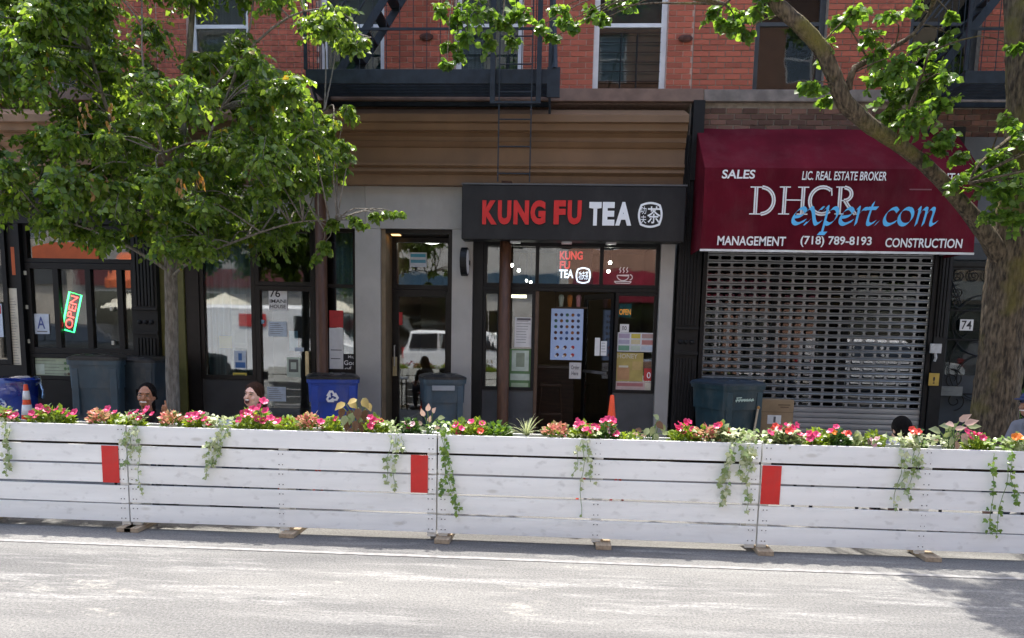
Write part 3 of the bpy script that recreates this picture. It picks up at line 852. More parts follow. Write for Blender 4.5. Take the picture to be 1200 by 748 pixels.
MB().box(x0, x1, MYY, MYY+.03, z0, z1).build("panel", pm("lit_menu_panel", (.24, .33, .55), .4, .04, 4, emit=.1), mb_)
cup_cols = [pc((.03, .05, .12)), pc((.1, .03, .03)), pc((.3, .12, .04)), pc((.05, .12, .35)), pc((.06, .16, .12))]
for r in range(5):
    for q in range(5):
        cx_, cz_ = x0+(x1-x0)*(.15+.175*q), z1-(z1-z0)*(.12+.115*r)
        MB().tube([(cx_, MYY-.006, cz_), (cx_, MYY-.001, cz_)], .024, 12).build("cup_picture", R.choice(cup_cols), mb_)
for r in range(2):
    for q in range(3):
        cx_, cz_ = x0+(x1-x0)*(.22+.24*q), z1-(z1-z0)*(.75+.15*r)
        MB().tube([(cx_, MYY-.006, cz_), (cx_, MYY-.001, cz_)], .026, 12).build("cup_picture", R.choice([cup_cols[1], REDP, cup_cols[2]]), mb_)
        MB().tube([(cx_-.02, MYY-.008, cz_-.02), (cx_-.02, MYY-.002, cz_-.02)], .018, 10).build("cup_picture", WHITE_P, mb_)
for q, cc in enumerate((LG, ORG, pc((.6, .3, .35)))):
    xx = x0+(x1-x0)*(.3+.27*q)
    MB().lathe((xx, MYY+.05, z1+.03), [(.028, 0), (.04, .13), (.042, .135), (.03, .17), (.004, .18)], 14).build("drink_cup", cc, mb_, smooth=True)
MB().box(x0+.05, x1+.05, MYY, MYY+.1, z1+.005, z1+.028).build("cup_shelf", WOODC, mb_)
for u_ in (.12, .9): MB().tube([(x0+(x1-x0)*u_, MYY+.01, z1+.028), (x0+(x1-x0)*u_, MYY+.01, Z(283)+.25)], .003, 5).build("wire", IRON, mb_)
sheet("notice", 667, 681, 425, 444, "white paper reading Order Here hanging under the menu board", Y=FY+.57, texts=[("Order", .15, .85, .18, .42, INK), ("Here", .2, .75, .55, .78, INK)])
sheet("notice", 697, 703, 396, 417, "narrow white paper strip stuck on the open glass door", Y=GY-.06)
sheet("notice", 704, 711, 400, 417, "small white sheet beside the strip on the open glass door", Y=GY-.065, lines=4)
on = sheet("open_sign", 724.5, 740, 356, 372, "small teal OPEN sign with orange letters in the right shop window", "sign", Y=GY+.05, base=TEAL, texts=[("OPEN", .08, .95, .4, .82, pm("orange_lit", (.9, .35, .06), .5, emit=.4))])
sheet("sticker", 726.5, 737, 380, 389.5, "small white sticker with a round emblem in the right shop window", "sticker", texts=[("no", .25, .75, .25, .75, INK)])
sheet("poster", 723.5, 768, 390, 412.5, "row poster of coloured drink pictures in the right shop window", "poster", base=pc((.6, .62, .66)),
      blocks=[(.03, .32, .06, .3, PURP), (.36, .6, .06, .3, YEL), (.64, .97, .06, .28, pc((.45, .3, .28))), (.03, .32, .38, .6, pc((.4, .38, .5))), (.36, .6, .36, .6, pc((.62, .55, .35))), (.64, .97, .38, .62, pc((.5, .22, .2))), (.03, .32, .68, .94, pc((.15, .32, .22))), (.36, .6, .68, .94, LG), (.64, .97, .7, .94, PALE_B)])
sheet("poster", 722, 753.5, 413.5, 447, "yellow honey drink poster with orange cup in the right shop window", "poster", base=pc((.42, .33, .1)),
      blocks=[(.05, .5, .5, .95, pc((.45, .25, .12))), (.1, .45, .45, .52, CREAM), (.6, .95, .3, .6, pc((.5, .36, .14)))], texts=[("HONEY", .05, .8, .04, .2, CREAM)])
sheet("poster", 721, 767, 447.5, 458.5, "wide pink and cream poster along the bottom of the right window", "poster", base=pc((.55, .42, .4)), blocks=[(.04, .7, .15, .5, pc((.4, .15, .15))), (.75, .97, .1, .9, CREAM)])
sheet("poster", 754.5, 766, 432, 446.5, "little red price card beside the honey poster", "poster", base=REDP, texts=[("0", .3, .7, .3, .8, WHITE_P)])
# left shop papers
sheet("house_number_sign", 315, 336.5, 338, 364, "white sign with the number 76 on the glass shop door", "sign", texts=[("76", .05, .62, .05, .4, BLK), ("IMANI", .05, .95, .5, .66, BLK), ("HOUSE", .08, .92, .74, .9, BLK)])
sheet("notice", 314.5, 336, 377, 394.5, "blue white notice in the middle of the glass shop door", base=PALE_B, lines=6)
sheet("notice", 304, 309.5, 375, 379.5, "tiny pale blue slip on the glass shop door", base=SKYB)
sheet("notice", 345.5, 356, 407.5, 412, "small pale slip by the brass lock of the shop door", base=PALE_B)
sheet("flyer", 336, 352, 419, 442, "small black and white flyer low on the glass shop door", "flyer", base=LG, blocks=[(.15, .85, .1, .75, pc((.12, .13, .12))), (.3, .7, .25, .6, LG)])
sheet("notice", 313, 335, 453.5, 470.5, "pale blue notice at the bottom of the glass shop door", base=PALE_B, lines=6)
sheet("poster", 339, 349, 388, 411, "bright blue torn poster behind the shop door papers", "poster", base=SKYB, Y=GY+.03)
sheet("sticker", 274.5, 288.5, 411, 432, "blue and white sticker near the laughing woman", "sticker", base=PALE_B, blocks=[(.1, .9, .65, .95, BLUE_P), (.35, .65, .15, .55, BLUE_P)])
sheet("sticker", 273, 289, 437, 443.5, "yellow strip sticker at the bottom of the curtained window", "sticker", base=YEL, blocks=[(.1, .9, .3, .7, pc((.2, .18, .05)))])
sheet("poster", 271, 289, 345, 408, "tall faded poster at the right edge of the curtained window", "poster", base=pc((.4, .42, .42)), blocks=[(.05, .5, .1, .3, pc((.25, .27, .27))), (.1, .9, .4, .55, pc((.5, .5, .48))), (.2, .9, .65, .9, pc((.3, .31, .3)))], Y=GY+.03)
sheet("flyer", 257, 272, 394, 408, "yellow flyer in the curtained window", "flyer", base=YEL, Y=GY+.03)
sheet("poster", 386, 402, 364, 384, "red strip poster in the narrow window beside the brown column", "poster", base=REDP)
sheet("poster", 386, 402, 384.5, 435, "white poster under the red strip in the narrow window", "poster", blocks=[(.1, .9, .5, .52, INK), (.1, .8, .7, .72, INK)])
sheet("chalk_sign", 402.5, 416, 415, 436, "black sign with white writing at the bottom of the narrow window", "sign", base=BLK, texts=[("Mag", .4, 1, .08, .28, WHITE_P), ("Goc", .05, 1, .36, .62, WHITE_P), ("of", .1, .7, .7, .92, WHITE_P)])
sheet("no_smoking_sign", 459.5, 471.5, 366, 381, "small red and white no smoking sign inside the recessed entrance door", "sign", base=REDP, Y=EY-.02, texts=[("NO", .08, .5, .2, .6, WHITE_P)])
sheet("sticker", 480, 500, 296, 313, "blue and white sticker on the transom of the recessed entrance", "sticker", base=PALE_B, Y=EY-.02, blocks=[(.06, .94, .1, .32, pc((.05, .32, .5))), (.06, .94, .5, .72, pc((.08, .3, .45)))])
# round projecting sign on the stucco pier, edge-on to the street
p = W(544.5, 307, FY-.22)
rs = thing("projecting_sign", "round black and white sign projecting edge on from the stucco pier", "sign", W(544.5, 324, FY-.22))
def disc_x(c, r, h, n=28): return MB().add([(c[0]+s*h, c[1]+r*math.cos(2*math.pi*i/n), c[2]+r*math.sin(2*math.pi*i/n)) for s in (-1, 1) for i in range(n)], [tuple(range(n)), tuple(range(2*n-1, n-1, -1))]+[(i, i+n, (i+1) % n+n, (i+1) % n) for i in range(n)])
disc_x(p, .195, .045).build("rim", FRAME_BK, rs, bevel=.008)
disc_x(p, .165, .0475).build("face", WHITE_P, rs)
MB().box(p.x+.02, p.x+.055, p.y+.1, FY, p.z-.03, p.z+.03).build("bracket", IRON, rs)

# ------------------------------------------------------------------ restaurant window things
NY = RG+.05
def tilt_pts(px, py, Y): return W(px, py, Y)
LEDR = pm("red_led", (1, .06, .05), .4, .01, emit=3.2); LEDG = pm("green_led", (.05, 1, .25), .4, .01, emit=2.2)
c = W(84, 366, NY)
op = thing("neon_sign", "tilted lit OPEN sign with red letters and green border in the restaurant window", "sign", c)
k = (W(85, 366, NY)-c).x
hw, hh = 7.2*k, 21.5*k
pts = [(-hw, -hh), (hw, -hh), (hw, hh), (-hw, hh), (-hw, -hh)]
rt = math.radians(-15)
def rot2(p): return (p[0]*math.cos(rt)-p[1]*math.sin(rt), p[0]*math.sin(rt)+p[1]*math.cos(rt))
MB().tube([(c.x+rot2(q)[0], NY, c.z+rot2(q)[1]) for q in pts], .013, 6).build("border_tube", LEDG, op)
MB().prism([(c.x+rot2(q)[0], c.z+rot2(q)[1]) for q in pts[:4]], NY+.02, NY+.03).build("backing", pm("dark_acrylic", (.02, .02, .02), .3), op)
vs, fs = fit(text_geo("OPEN", offset=-.004), -hh*.86, hh*.86, -hw*.6, hw*.6, 0)
mm = MB(); r2 = rt+math.radians(90)
mm.add([(c.x+v[0]*math.cos(r2)-v[2]*math.sin(r2), NY-.004, c.z+v[0]*math.sin(r2)+v[2]*math.cos(r2)) for v in vs], fs)
mm.build("lettering", LEDR, op)
sheet("grade_card", 40.5, 57.5, 368, 391.5, "white card with a large blue letter A in the restaurant window", "card", Y=RG-.012, base=pc((.55, .62, .72)), texts=[("A", .18, .72, .14, .74, pm("blue_print", (.07, .1, .32), .6))], blocks=[(.15, .85, .85, .9, INK)])
sheet("menu_strip", 10, 22.5, 338, 440, "tall cream paper menu on the restaurant front left of the window", "menu", Y=RG-.012, base=CREAM, lines=26)
sheet("menu_poster", 37, 88, 420, 443.5, "long pale green menu poster below the neon sign", "menu", Y=RG-.012, base=pc((.38, .45, .32)), lines=5, blocks=[(.05, .3, .3, .8, LG)])
mp_ = [o for o in col.objects if o.name.startswith("menu_poster")][0]
for i in range(4):
    for j in range(3):
        q = W(76.5+i*4.2, 426+j*6.2, RG-.016); MB().tube([q, q+Vector((0, -.003, 0))], .022, 10).build("dish_picture", R.choice([pc((.1, .06, .03)), GRN, pc((.2, .22, .18)), ORG]), mp_)
sheet("notice", -8, 3, 356, 395, "blue and white notice cut by the left picture edge", base=PALE_B, Y=RG-.05, blocks=[(.1, .9, .05, .3, REDP)])
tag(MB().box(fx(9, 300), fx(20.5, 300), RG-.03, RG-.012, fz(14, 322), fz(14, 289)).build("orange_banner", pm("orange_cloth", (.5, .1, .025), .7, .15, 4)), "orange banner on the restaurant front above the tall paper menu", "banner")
ab = MB().prism([(fx(34, 300)+(fx(112, 300)-fx(34, 300))*i/16, fz(60, 305)+.27*math.sin(math.pi*(.25+.5*i/16))) for i in range(17)]+[(fx(112, 300), fz(60, 306)-.0), (fx(34, 300), fz(60, 306))], RG-.03, RG-.012)  # likely awning reflection in the transom, built as a solid orange panel before the glass
tag(ab.build("arched_reflection", mats["orange_cloth"]), "orange arched panel standing in for an awning reflected in the restaurant transom", "banner")

# ------------------------------------------------------------------ maroon awning
AY = FY-.82
def maroon():
    return pm("maroon_canvas", (.108, .0075, .017), .85, .22, 1.7, .2, 220, spec=.08)
MAR = grime(maroon(), .25, (.16, .07, .075), 1.8)
aw = thing("awning", "maroon canvas awning with white real estate lettering over the shutter", "awning", W(980, 294, AY))
ax0, ax1 = fx(823.5, 245, AY), fx(1140, 297, AY)
azb, azk, azt = fz(980, 294, AY), fz(980, 198, AY), fz(980, 153, FY)
nx = 64; m = MB(); vs = []
for i in range(nx+1):
    u = i/nx; x = ax0+(ax1-ax0)*u
    rib = .022*abs(math.sin(u*math.pi*5))
    prof = [(FY-.03, azt+.004*math.sin(u*37)), (FY-.3, azt-(azt-azk)*.34-rib), (FY-.56, azt-(azt-azk)*.67-rib), (AY, azk)] + [(AY-.006*math.sin(u*40+q)-.009*math.sin(u*9.5+q*.6)-.004*math.sin(u*23-q*1.3), azk+(azb-azk)*q/6) for q in range(1, 7)]
    vs += [(x, a, b_) for a, b_ in prof]
P_ = 10
m.add(vs, [(i*P_+j, (i+1)*P_+j, (i+1)*P_+j+1, i*P_+j+1) for i in range(nx) for j in range(P_-1)])
o = m.build("canvas", MAR, aw, smooth=False)
so = o.modifiers.new("thick", 'SOLIDIFY'); so.thickness = .006; so.offset = 1 
for xx in (ax0, ax1):
    s0 = -.004 if xx == ax0 else .001
    MB().prism([(FY-.03, azt), (AY+.003, azk), (AY+.003, azb), (FY-.03, azb)], xx+s0, xx+s0+.003, 'x').build("side_panel", MAR, aw)
MB().box(ax0-.01, ax1+.01, AY-.014, AY+.012, azb-.028, azb-.001).build("bottom_trim", pm("white_piping", (.7, .7, .7), .5), aw)
fr_ = MB()
for xx in (ax0+.03, (ax0+ax1)/2, ax1-.03): fr_.tube([(xx, FY-.02, azb+.05), (xx, AY+.03, azb+.05), (xx, AY+.03, azk-.03)], .014, 6)
fr_.build("frame", STEEL, aw)
LY = AY-.024
def at_(s, *a, **k): return put_text(s, *a, LY, WHITE_P, aw, "lettering", **k)
at_("SALES", 846, 885, 199, 209.5, offset=.022, shear=.08)
at_("LIC. REAL ESTATE BROKER", 940, 1039, 201, 211.5, offset=.016, shear=.12)
at_("MANAGEMENT", 840.5, 921, 277, 288, offset=.02, shear=.05)
at_("(718) 789-8193", 938, 1021.5, 277, 290, offset=.02)
at_("CONSTRUCTION", 1037.5, 1128, 279.5, 290.5, offset=.02, shear=.06)
at_("RENTALS", 1091, 1137, 203, 213, offset=.02, shear=.08)
MB().box(fx(1066, 220, LY), fx(1092, 220, LY), LY-.001, LY, fz(1080, 223, LY), fz(1080, 221.5, LY)).build("stitch_line", pm("faded_stitch", (.22, .08, .1), .8), aw)
# DHCR: open roman capitals with serifs
def roman(mb, glyph, px0, px1, py0, py1):
    a = W(px0, py1, LY); b_ = W(px1, py0, LY); sx, sz = (b_.x-a.x), (b_.z-a.z)
    T, S = .02, .009
    big, thin = glyph
    strokes(big, .046, a.x, a.z, sx, sz, LY-.001, mb=mb)
    strokes(thin, .014, a.x, a.z, sx, sz, LY-.004, mb=mb)
def ser(x, z, w=.22): return [(x-w/2, z), (x+w/2, z)]
GLY = {
    'D': ([[(.24, .02), (.24, .98)], [(.45, .98)]+arc(.45, .5, .45, .47, 80, -80, 14)+[(.45, .02)]], [[(.02, .98), (.5, .98)], [(.02, .02), (.5, .02)], ]),
    'H': ([[(.2, .02), (.2, .98)], [(.8, .02), (.8, .98)]], [ser(.2, .98, .36), ser(.2, .02, .36), ser(.8, .98, .36), ser(.8, .02, .36), [(.2, .52), (.8, .52)]]),
    'C': ([arc(.52, .5, .46, .48, 50, 310, 20)], [[(.83, .95), (.86, .68)]]),
    'R': ([[(.22, .02), (.22, .98)], [(.4, .97)]+arc(.42, .73, .3, .23, 80, -80, 10)+[(.4, .5)], [(.45, .5), (.62, .3), (.95, .02)]], [[(.02, .98), (.45, .98)], ser(.22, .02, .4), [(.22, .5), (.45, .5)], [(.88, .02), (1.08, .02)]])}
dm = MB()
for ch, a_, b_ in (('D', 877, 911), ('H', 911, 949), ('C', 946, 980), ('R', 977, 1006)): roman(dm, GLY[ch], a_, b_, 219, 251.5)
dm.build("roman_lettering", WHITE_P, aw)
im = MB()
for ch, a_, b_ in (('D', 877, 911), ('H', 911, 949), ('C', 946, 980), ('R', 977, 1006)):
    a0 = W(a_, 251.5, LY); b0 = W(b_, 219, LY)
    strokes(GLY[ch][0], .0055, a0.x, a0.z, b0.x-a0.x, b0.z-a0.z, LY-.0065, mb=im)
im.build("lettering_inline", MAR, aw)
# expert.com written with a broad pen
def smooth(p, n=5):
    if len(p) < 3: return p
    q = [p[0]]+list(p)+[p[-1]]; out = []
    for i in range(1, len(q)-2):
        p0, p1, p2, p3 = [Vector(v) for v in q[i-1:i+3]]
        for k_ in range(n):
            t = k_/n; out.append(tuple(.5*((2*p1)+(p2-p0)*t+(2*p0-5*p1+4*p2-p3)*t*t+(3*p1-p0-3*p2+p3)*t**3)))
    return out+[p[-1]]
SCR = {'e': (.8, [[(.1, .42), (.5, .5), (.7, .74), (.5, .98), (.25, .85), (.08, .5), (.12, .15), (.38, 0), (.78, .22)]]),
       'x': (.88, [[(0, .85), (.16, 1), (.3, .8), (.5, .2), (.66, 0), (.88, .15)], [(.82, .98), (.65, .9), (.15, .1), (0, .02)]]),
       'p': (.95, [[(0, .82), (.2, 1), (.2, -.58)], [(.02, -.58), (.42, -.58)], [(.2, .55), (.45, .95), (.7, .95), (.82, .6), (.7, .2), (.45, 0), (.22, .1)]]),
       'r': (.66, [[(0, .82), (.18, 1), (.2, 0)], [(.2, .55), (.42, .93), (.66, .95)]]),
       't': (.6, [[(.24, 1.32), (.16, .25), (.3, 0), (.58, .17)], [(0, .98), (.52, 1.0)]]),
       '.': (.4, [[(.04, .0), (.16, .14)]]),
       'c': (.78, [[(.7, .82), (.5, 1), (.2, .85), (.06, .45), (.15, .1), (.4, 0), (.74, .2)]]),
       'o': (.9, [arc(.42, .5, .36, .5, 70, 430, 16)]),
       'm': (1.3, [[(0, .82), (.18, 1), (.18, 0)], [(.18, .55), (.38, .95), (.53, .98), (.58, .8), (.56, 0)], [(.57, .55), (.77, .95), (.92, .98), (.98, .8), (.95, .2), (1.05, 0), (1.28, .18)]])}
word = "expert.com"; tot = sum(SCR[ch][0] for ch in word)
a0, b0 = W(926, 262.5, LY), W(1095, 262.5, LY); sx = (b0.x-a0.x)/tot; sz = W(1000, 243.5, LY).z-W(1000, 262.5, LY).z
paths = []; xc = 0
for ch in word:
    adv, ps = SCR[ch]
    for p in ps: paths.append(smooth([(xc+a+.16*b_, b_) for a, b_ in p]))
    xc += adv
strokes(paths, .054, a0.x, a0.z, sx, sz, LY-.009, nib=math.radians(38)).build("script_lettering", pm("sky_blue_vinyl", (.12, .52, .92), .5, .05), aw)

# ------------------------------------------------------------------ roll-down shutter with slot holes
SHY = FY+.02
s0, s1 = X(824.5, 390, SHY), X(1086, 390, SHY)
shz1, shzm = fz(950, 290, SHY), fz(950, 477, SHY)
ns = 22; pitch = (shz1-shzm)/ns
sh = thing("rolling_shutter", "grey roll down metal shutter with slot holes under the maroon awning", "shutter", ((s0+s1)/2, SHY, SW))
SHM = pm("shutter_metal", (.27, .28, .285), .42, .2, 3, .15, 40, metal=.55, piece=.06, stretch=(.4, 1, 3))
hole = MB(); L_ = s1-s0; nh = 18; hp = L_/nh
hz0, hz1 = pitch*.2, pitch*.66
hole.prism([(0, hz1), (-.012, hz1+.008), (-.016, pitch*.85), (-.008, pitch*.97), (.004, pitch*.985), (.004, hz1)], 0, L_, 'x')
hole.prism([(0, .002), (-.012, .004), (-.014, hz0-.006), (0, hz0), (.004, hz0), (.004, .002)], 0, L_, 'x')
for i in range(nh+1):
    xc_ = i*hp; wb = .015
    a_, b_ = max(0, xc_-wb), min(L_, xc_+wb); a2, b2 = max(0, xc_-wb-.014), min(L_, xc_+wb+.014)
    hole.prism([(a2, hz0), (b2, hz0), (b_, hz0+.013), (b_, hz1-.013), (b2, hz1), (a2, hz1), (a_, hz1-.013), (a_, hz0+.013)], -.008, .003, 'y')
pr = hole.build("slat", SHM, sh, origin=(0, 0, 0))
for i in range(ns):
    o = pr if i == 0 else pr.copy()
    if i: col.objects.link(o)
    o.location = Vector((s0, SHY, shzm+i*pitch))-wloc[sh.name]
sol = MB(); ph = .075
sol.prism([(0, .001), (-.012, .006), (-.014, ph*.5), (-.01, ph*.93), (0, ph-.001), (.004, ph-.001), (.004, .001)], 0, L_, 'x')
pr = sol.build("solid_slat", SHM, sh, origin=(0, 0, 0)); nb = int((shzm-SW-.06)/ph)
for i in range(nb):
    o = pr if i == 0 else pr.copy()
    if i: col.objects.link(o)
    o.location = Vector((s0, SHY, shzm-(i+1)*ph))-wloc[sh.name]
MB().box(s0, s1, SHY-.02, SHY+.02, SW, SW+.055).build("bottom_bar", SHM, sh)
for xx in (s0-.06, s1+.003): MB().box(xx, xx+.056, SHY-.05, SHY+.05, SW, shz1+.05).build("guide_rail", IRON, sh)
MB().box(s0, s1, SHY-.05, SHY+.3, shz1+.005, shz1+.35).build("shutter_housing", IRON, sh)
GLASS_SH = glass_mat('shuttered_glass', (.6, .62, .62), .11)
# shop window behind it
frame(bC, s0-.05, s1+.05, SW+.4, shz1+.3, gmat=GLASS_SH, bars_x=[s0+(s1-s0)*.33, s0+(s1-s0)*.66], t=.06, mat=FRAME_BK, Y=FY+.22)
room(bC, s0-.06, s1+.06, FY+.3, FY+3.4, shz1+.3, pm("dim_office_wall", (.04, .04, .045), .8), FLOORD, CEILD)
for px, py, ww, hh_, cc, lb_ in ((860, 440, .7, .5, CREAM, "cream"), (900, 420, .5, .35, PAPER, "white"), (1010, 420, .5, .45, PALE_B, "pale blue")):
    q = W(px, py, FY+1.2)
    t_ = thing("office_box", lb_+" storage box seen through the shutter holes", "box", (q.x, q.y, SW+.02))
    MB().box(q.x-ww/2, q.x+ww/2, q.y, q.y+.4, SW+.02, q.z+hh_*.5).build("carton", cc, t_); MB().box(q.x-ww/2-.01, q.x+ww/2+.01, q.y-.01, q.y+.41, q.z+hh_*.5, q.z+hh_*.5+.04).build("lid", cc, t_)

# ------------------------------------------------------------------ right pilaster and door 74
xp0, xp1 = s1+.065, X(1107, 390)
MB().box(xp0, xp1, FY-.06, FY+.2, SW, fz(1100, 150)).build("pier", IRON, bC)
for i in range(3):
    xx = xp0+.02+(xp1-xp0-.04)*i/3; MB().box(xx+.006, xx+(xp1-xp0-.04)/3-.006, FY-.078, FY-.058, Z(395, 1095), fz(1100, 300)).build("flute", IRON, bC, bevel=.005)
DG = pm("blue_grey_door_paint", (.03, .04, .05), .5, .2, 5, .1, 50)
xd_0, xd_1 = xp1+.003, xp1+1.15
zd1 = Z(305, 1130)
d7 = MB().box(xd_0, xd_1, FY+.16, FY+.22, SW+.01, zd1).build("street_door", DG, bC)
MB().box(xd_0, xd_1, FY-.02, FY+.2, zd1+.003, fz(1130, 285)).build("door_head", DG, bC, bevel=.01)
MB().box(xd_0, XC, FY+.02, FY+.25, fz(1130, 285)+.003, fz(1100, 160)).build("sign_band", pm("grey_lintel", (.1, .11, .12), .7), bC)
MB().box(xd_1+.003, XC, FY+.03, FY+.22, SW, fz(1130, 285)).build("side_wall", IRON, bC)
MB().box(xd_0+.12, xd_1-.12, FY+.145, FY+.158, Z(440, 1130), zd1-.12).build("door_pane", GLASS_DARK, d7)
iw = MB(); IYY = FY+.11
def scroll(cx_, cz_, r, a0_, turns, sgn=1, w_=.009):
    pts = []
    for i in range(26):
        t = i/25; rr = r*(1-.78*t); a = math.radians(a0_)+sgn*t*turns*2*math.pi
        pts.append((cx_+rr*math.cos(a), IYY, cz_+rr*math.sin(a)))
    iw.tube(pts, w_, 6)
xc_ = (xd_0+xd_1)/2
zc_ = Z(381, 1130)
for dx in (-.4, -.2, 0, .2, .4): scroll(xc_+dx, zd1-.2, .09, 90, 1.5, 1 if dx <= 0 else -1)
for sgn in (-1, 1):
    iw.tube([(xc_+sgn*a, IYY, b_) for a, b_ in [(.5-.0*i, zd1-.1-i*.05) for i in range(3)]]+[(xc_+sgn*(.5-.03*i), IYY, zd1-.25-.06*i) for i in range(6)], .009, 6)
    scroll(xc_+sgn*.4, zd1-.42, .1, 90, 1.3, -sgn); scroll(xc_+sgn*.38, zc_+.3, .08, 0, 1.3, sgn); scroll(xc_+sgn*.36, zc_-.75, .14, 90, 1.4, sgn); scroll(xc_+sgn*.3, zc_-1.05, .14, 270, 1.4, -sgn)
for rx, rz, zz in ((.42, .42, zc_), (.4, .24, zc_), (.3, .3, zc_-.72), (.42, .5, zc_-.55)):
    iw.tube([(xc_+rx*math.cos(2*math.pi*i/28), IYY+.01, zz+rz*math.sin(2*math.pi*i/28)) for i in range(29)], .008, 6)
for zz in (zc_+.2, zc_-.2, zc_-.95, zd1-.08): iw.tube([(xd_0+.02, IYY, zz), (xd_1-.02, IYY, zz)], .011, 6)
for xx in (xd_0+.03, xd_1-.03): iw.tube([(xx, IYY, SW+.02), (xx, IYY, zd1-.02)], .016, 6)
iw.build("wrought_iron_grille", IRON, d7)
pl = sheet("house_number_plate", 1125, 1140.5, 374.5, 387.5, "white plate with the number 74 on the iron grille door", "sign", Y=FY+.085, texts=[("74", .12, .88, .1, .9, BLK)])
sheet("door_notice", 1103, 1128, 453, 464, "pale faded notice low on the iron grille door", "notice", Y=FY+.09, base=pc((.16, .17, .16)), lines=2)
ib = thing("intercom_box", "white intercom box fixed on the dark pier beside the shutter", "intercom", W(1097, 421, FY-.09))
p = W(1097, 409, FY-.1); MB().box(p.x-.075, p.x+.075, p.y, p.y+.03, p.z-.06, p.z+.07).build("case", pm("grey_white_plastic", (.5, .5, .5), .5, .2, 12), ib, bevel=.006)
MB().tube([(p.x, p.y+.01, p.z-.06), (p.x+.01, p.y+.005, p.z-.12), (p.x, p.y+.015, p.z-.17)], .018, 8).build("handset", mats["grey_white_plastic"], ib)
sheet("warning_sticker", 1088.5, 1100.5, 437.5, 452, "small yellow warning sticker on the dark pier beside the shutter", "sticker", Y=FY-.085, base=pc((.5, .33, .06)), texts=[("!", .4, .6, .3, .85, BLK)])
# ------------------------------------------------------------------ fire escapes
FE = FY-1.0
def fire_escape(x0, x1, label, stair=None, ladder=None, right_brace=True, pyb=(81, 98), px=500):
    zt, zb = fz(px, pyb[0], FE), fz(px, pyb[1], FE)
    t_ = thing("fire_escape", label, "fire escape", ((x0+x1)/2, FY-.5, zb))
    MB().box(x0, x1, FE, FE+.025, zb, zt).build("front_beam", IRON_B, t_, bevel=.004)
    MB().box(x0, x1, BY-.06, BY-.012, zb+.02, zt-.02).build("wall_beam", IRON_B, t_)
    for xx in (x0, x1-.025): MB().box(xx, xx+.025, FE+.026, BY-.062, zb+.01, zt).build("side_beam", IRON_B, t_)
    n = 15
    for i in range(n):
        yy = FE+.06+(BY-.1-FE-.06)*i/n
        MB().box(x0+.03, x1-.03, yy, yy+.038, zt-.05, zt-.042).build("floor_slat", IRON_B, t_)
    nb = int((x1-x0)/.165)
    zr = zt+.98
    for i in range(nb+1):
        xx = x0+.01+(x1-x0-.02)*i/nb
        MB().tube([(xx, FE+.012, zt), (xx, FE+.012, zr)], .0055, 5).build("baluster", IRON_B, t_)
    for zz in (zt+.46, zr): MB().box(x0, x1, FE+.004, FE+.02, zz, zz+.03).build("rail", IRON_B, t_)
    for xx in (x0, x1):
        MB().box(xx-.02, xx+.02, FE-.005, FE+.03, zt, zr+.05).build("corner_post", IRON_B, t_)
        MB().tube([(xx, BY-.02, zb-.5), (xx, FE+.3, zb+.02)], .018, 6).build("bracket", IRON_B, t_)
        for k in range(5):
            yy = FE+.15+k*.17; MB().tube([(xx, yy, zt), (xx, yy, zr)], .006, 5).build("baluster", IRON_B, t_)
    if stair:
        (a, b_) = stair
        for dy in (.42, .92):
            pa, pb = Vector((a, FE+dy, zt+.0)), Vector((b_, FE+dy, zt+2.6))
            dd = (pb-pa).normalized(); nn = Vector((-dd.z, 0, dd.x))*.05
            MB().add([v+Vector((0, s*.008, 0)) for s in (-1, 1) for v in (pa-nn, pb-nn, pb+nn, pa+nn)], [(0, 1, 2, 3), (7, 6, 5, 4), (0, 4, 5, 1), (1, 5, 6, 2), (2, 6, 7, 3), (3, 7, 4, 0)]).build("stair_stringer", IRON_B, t_)
            MB().tube([pa+Vector((0, 0, .75)), pb+Vector((0, 0, .75))], .012, 6).build("stair_rail", IRON_B, t_)
        for k in range(11):
            q = Vector((a, 0, zt)).lerp(Vector((b_, 0, zt+2.6)), (k+.5)/11)
            MB().box(q.x-.07, q.x+.07, FE+.43, FE+.91, q.z, q.z+.02).build("stair_tread", IRON_B, t_)
    if ladder:
        xa, xb, zlo = ladder
        for xx in (xa, xb): MB().box(xx-.008, xx+.008, FE-.05, FE-.035, zlo, zr+.4).build("ladder_rail", IRON_B, t_)
        k = 0; z = zlo+.1
        while z < zr+.3:
            MB().tube([(xa, FE-.042, z), (xb, FE-.042, z)], .009, 6).build("ladder_rung", IRON_B, t_); z += .325
        for xx in (xa-.085, xb+.085): MB().box(xx-.03, xx+.03, FE-.06, FE-.004, zb-.22, zt+.98).build("ladder_guide", IRON_B, t_)
        MB().box(xa-.115, xb+.115, FE-.06, FE-.03, zb-.25, zb-.221).build("guide_plate", IRON_B, t_)
    if right_brace:
        xx = x1
        MB().box(xx-.03, xx+.13, FE-.01, FE+.03, zb-.16, zt+.02).build("end_plate", IRON_B, t_)
        MB().tube([(xx+.06, FE+.01, zt), (xx-.02, FE+.5, zr+.5)], .045, 6).build("brace", IRON_B, t_)
    return t_
zlad = fz(600, 214, FE)
fire_escape(fx(358, 90, FE), fx(644, 90, FE), "blue black iron fire escape with drop ladder above the brown cornice", stair=(fx(396, 78, FE+.6), fx(396, 78, FE+.6)+1.75), ladder=(fx(584.5, 160, FE), fx(622, 160, FE), zlad))
fire_escape(fx(1131, 90, FE), fx(1131, 90, FE)+3.2, "dark iron fire escape at the right picture edge behind the leafy branch", stair=(fx(1040, 30, FE+.6)+.5, fx(1040, 30, FE+.6)+2.4), right_brace=False, pyb=(83, 98), px=1160)
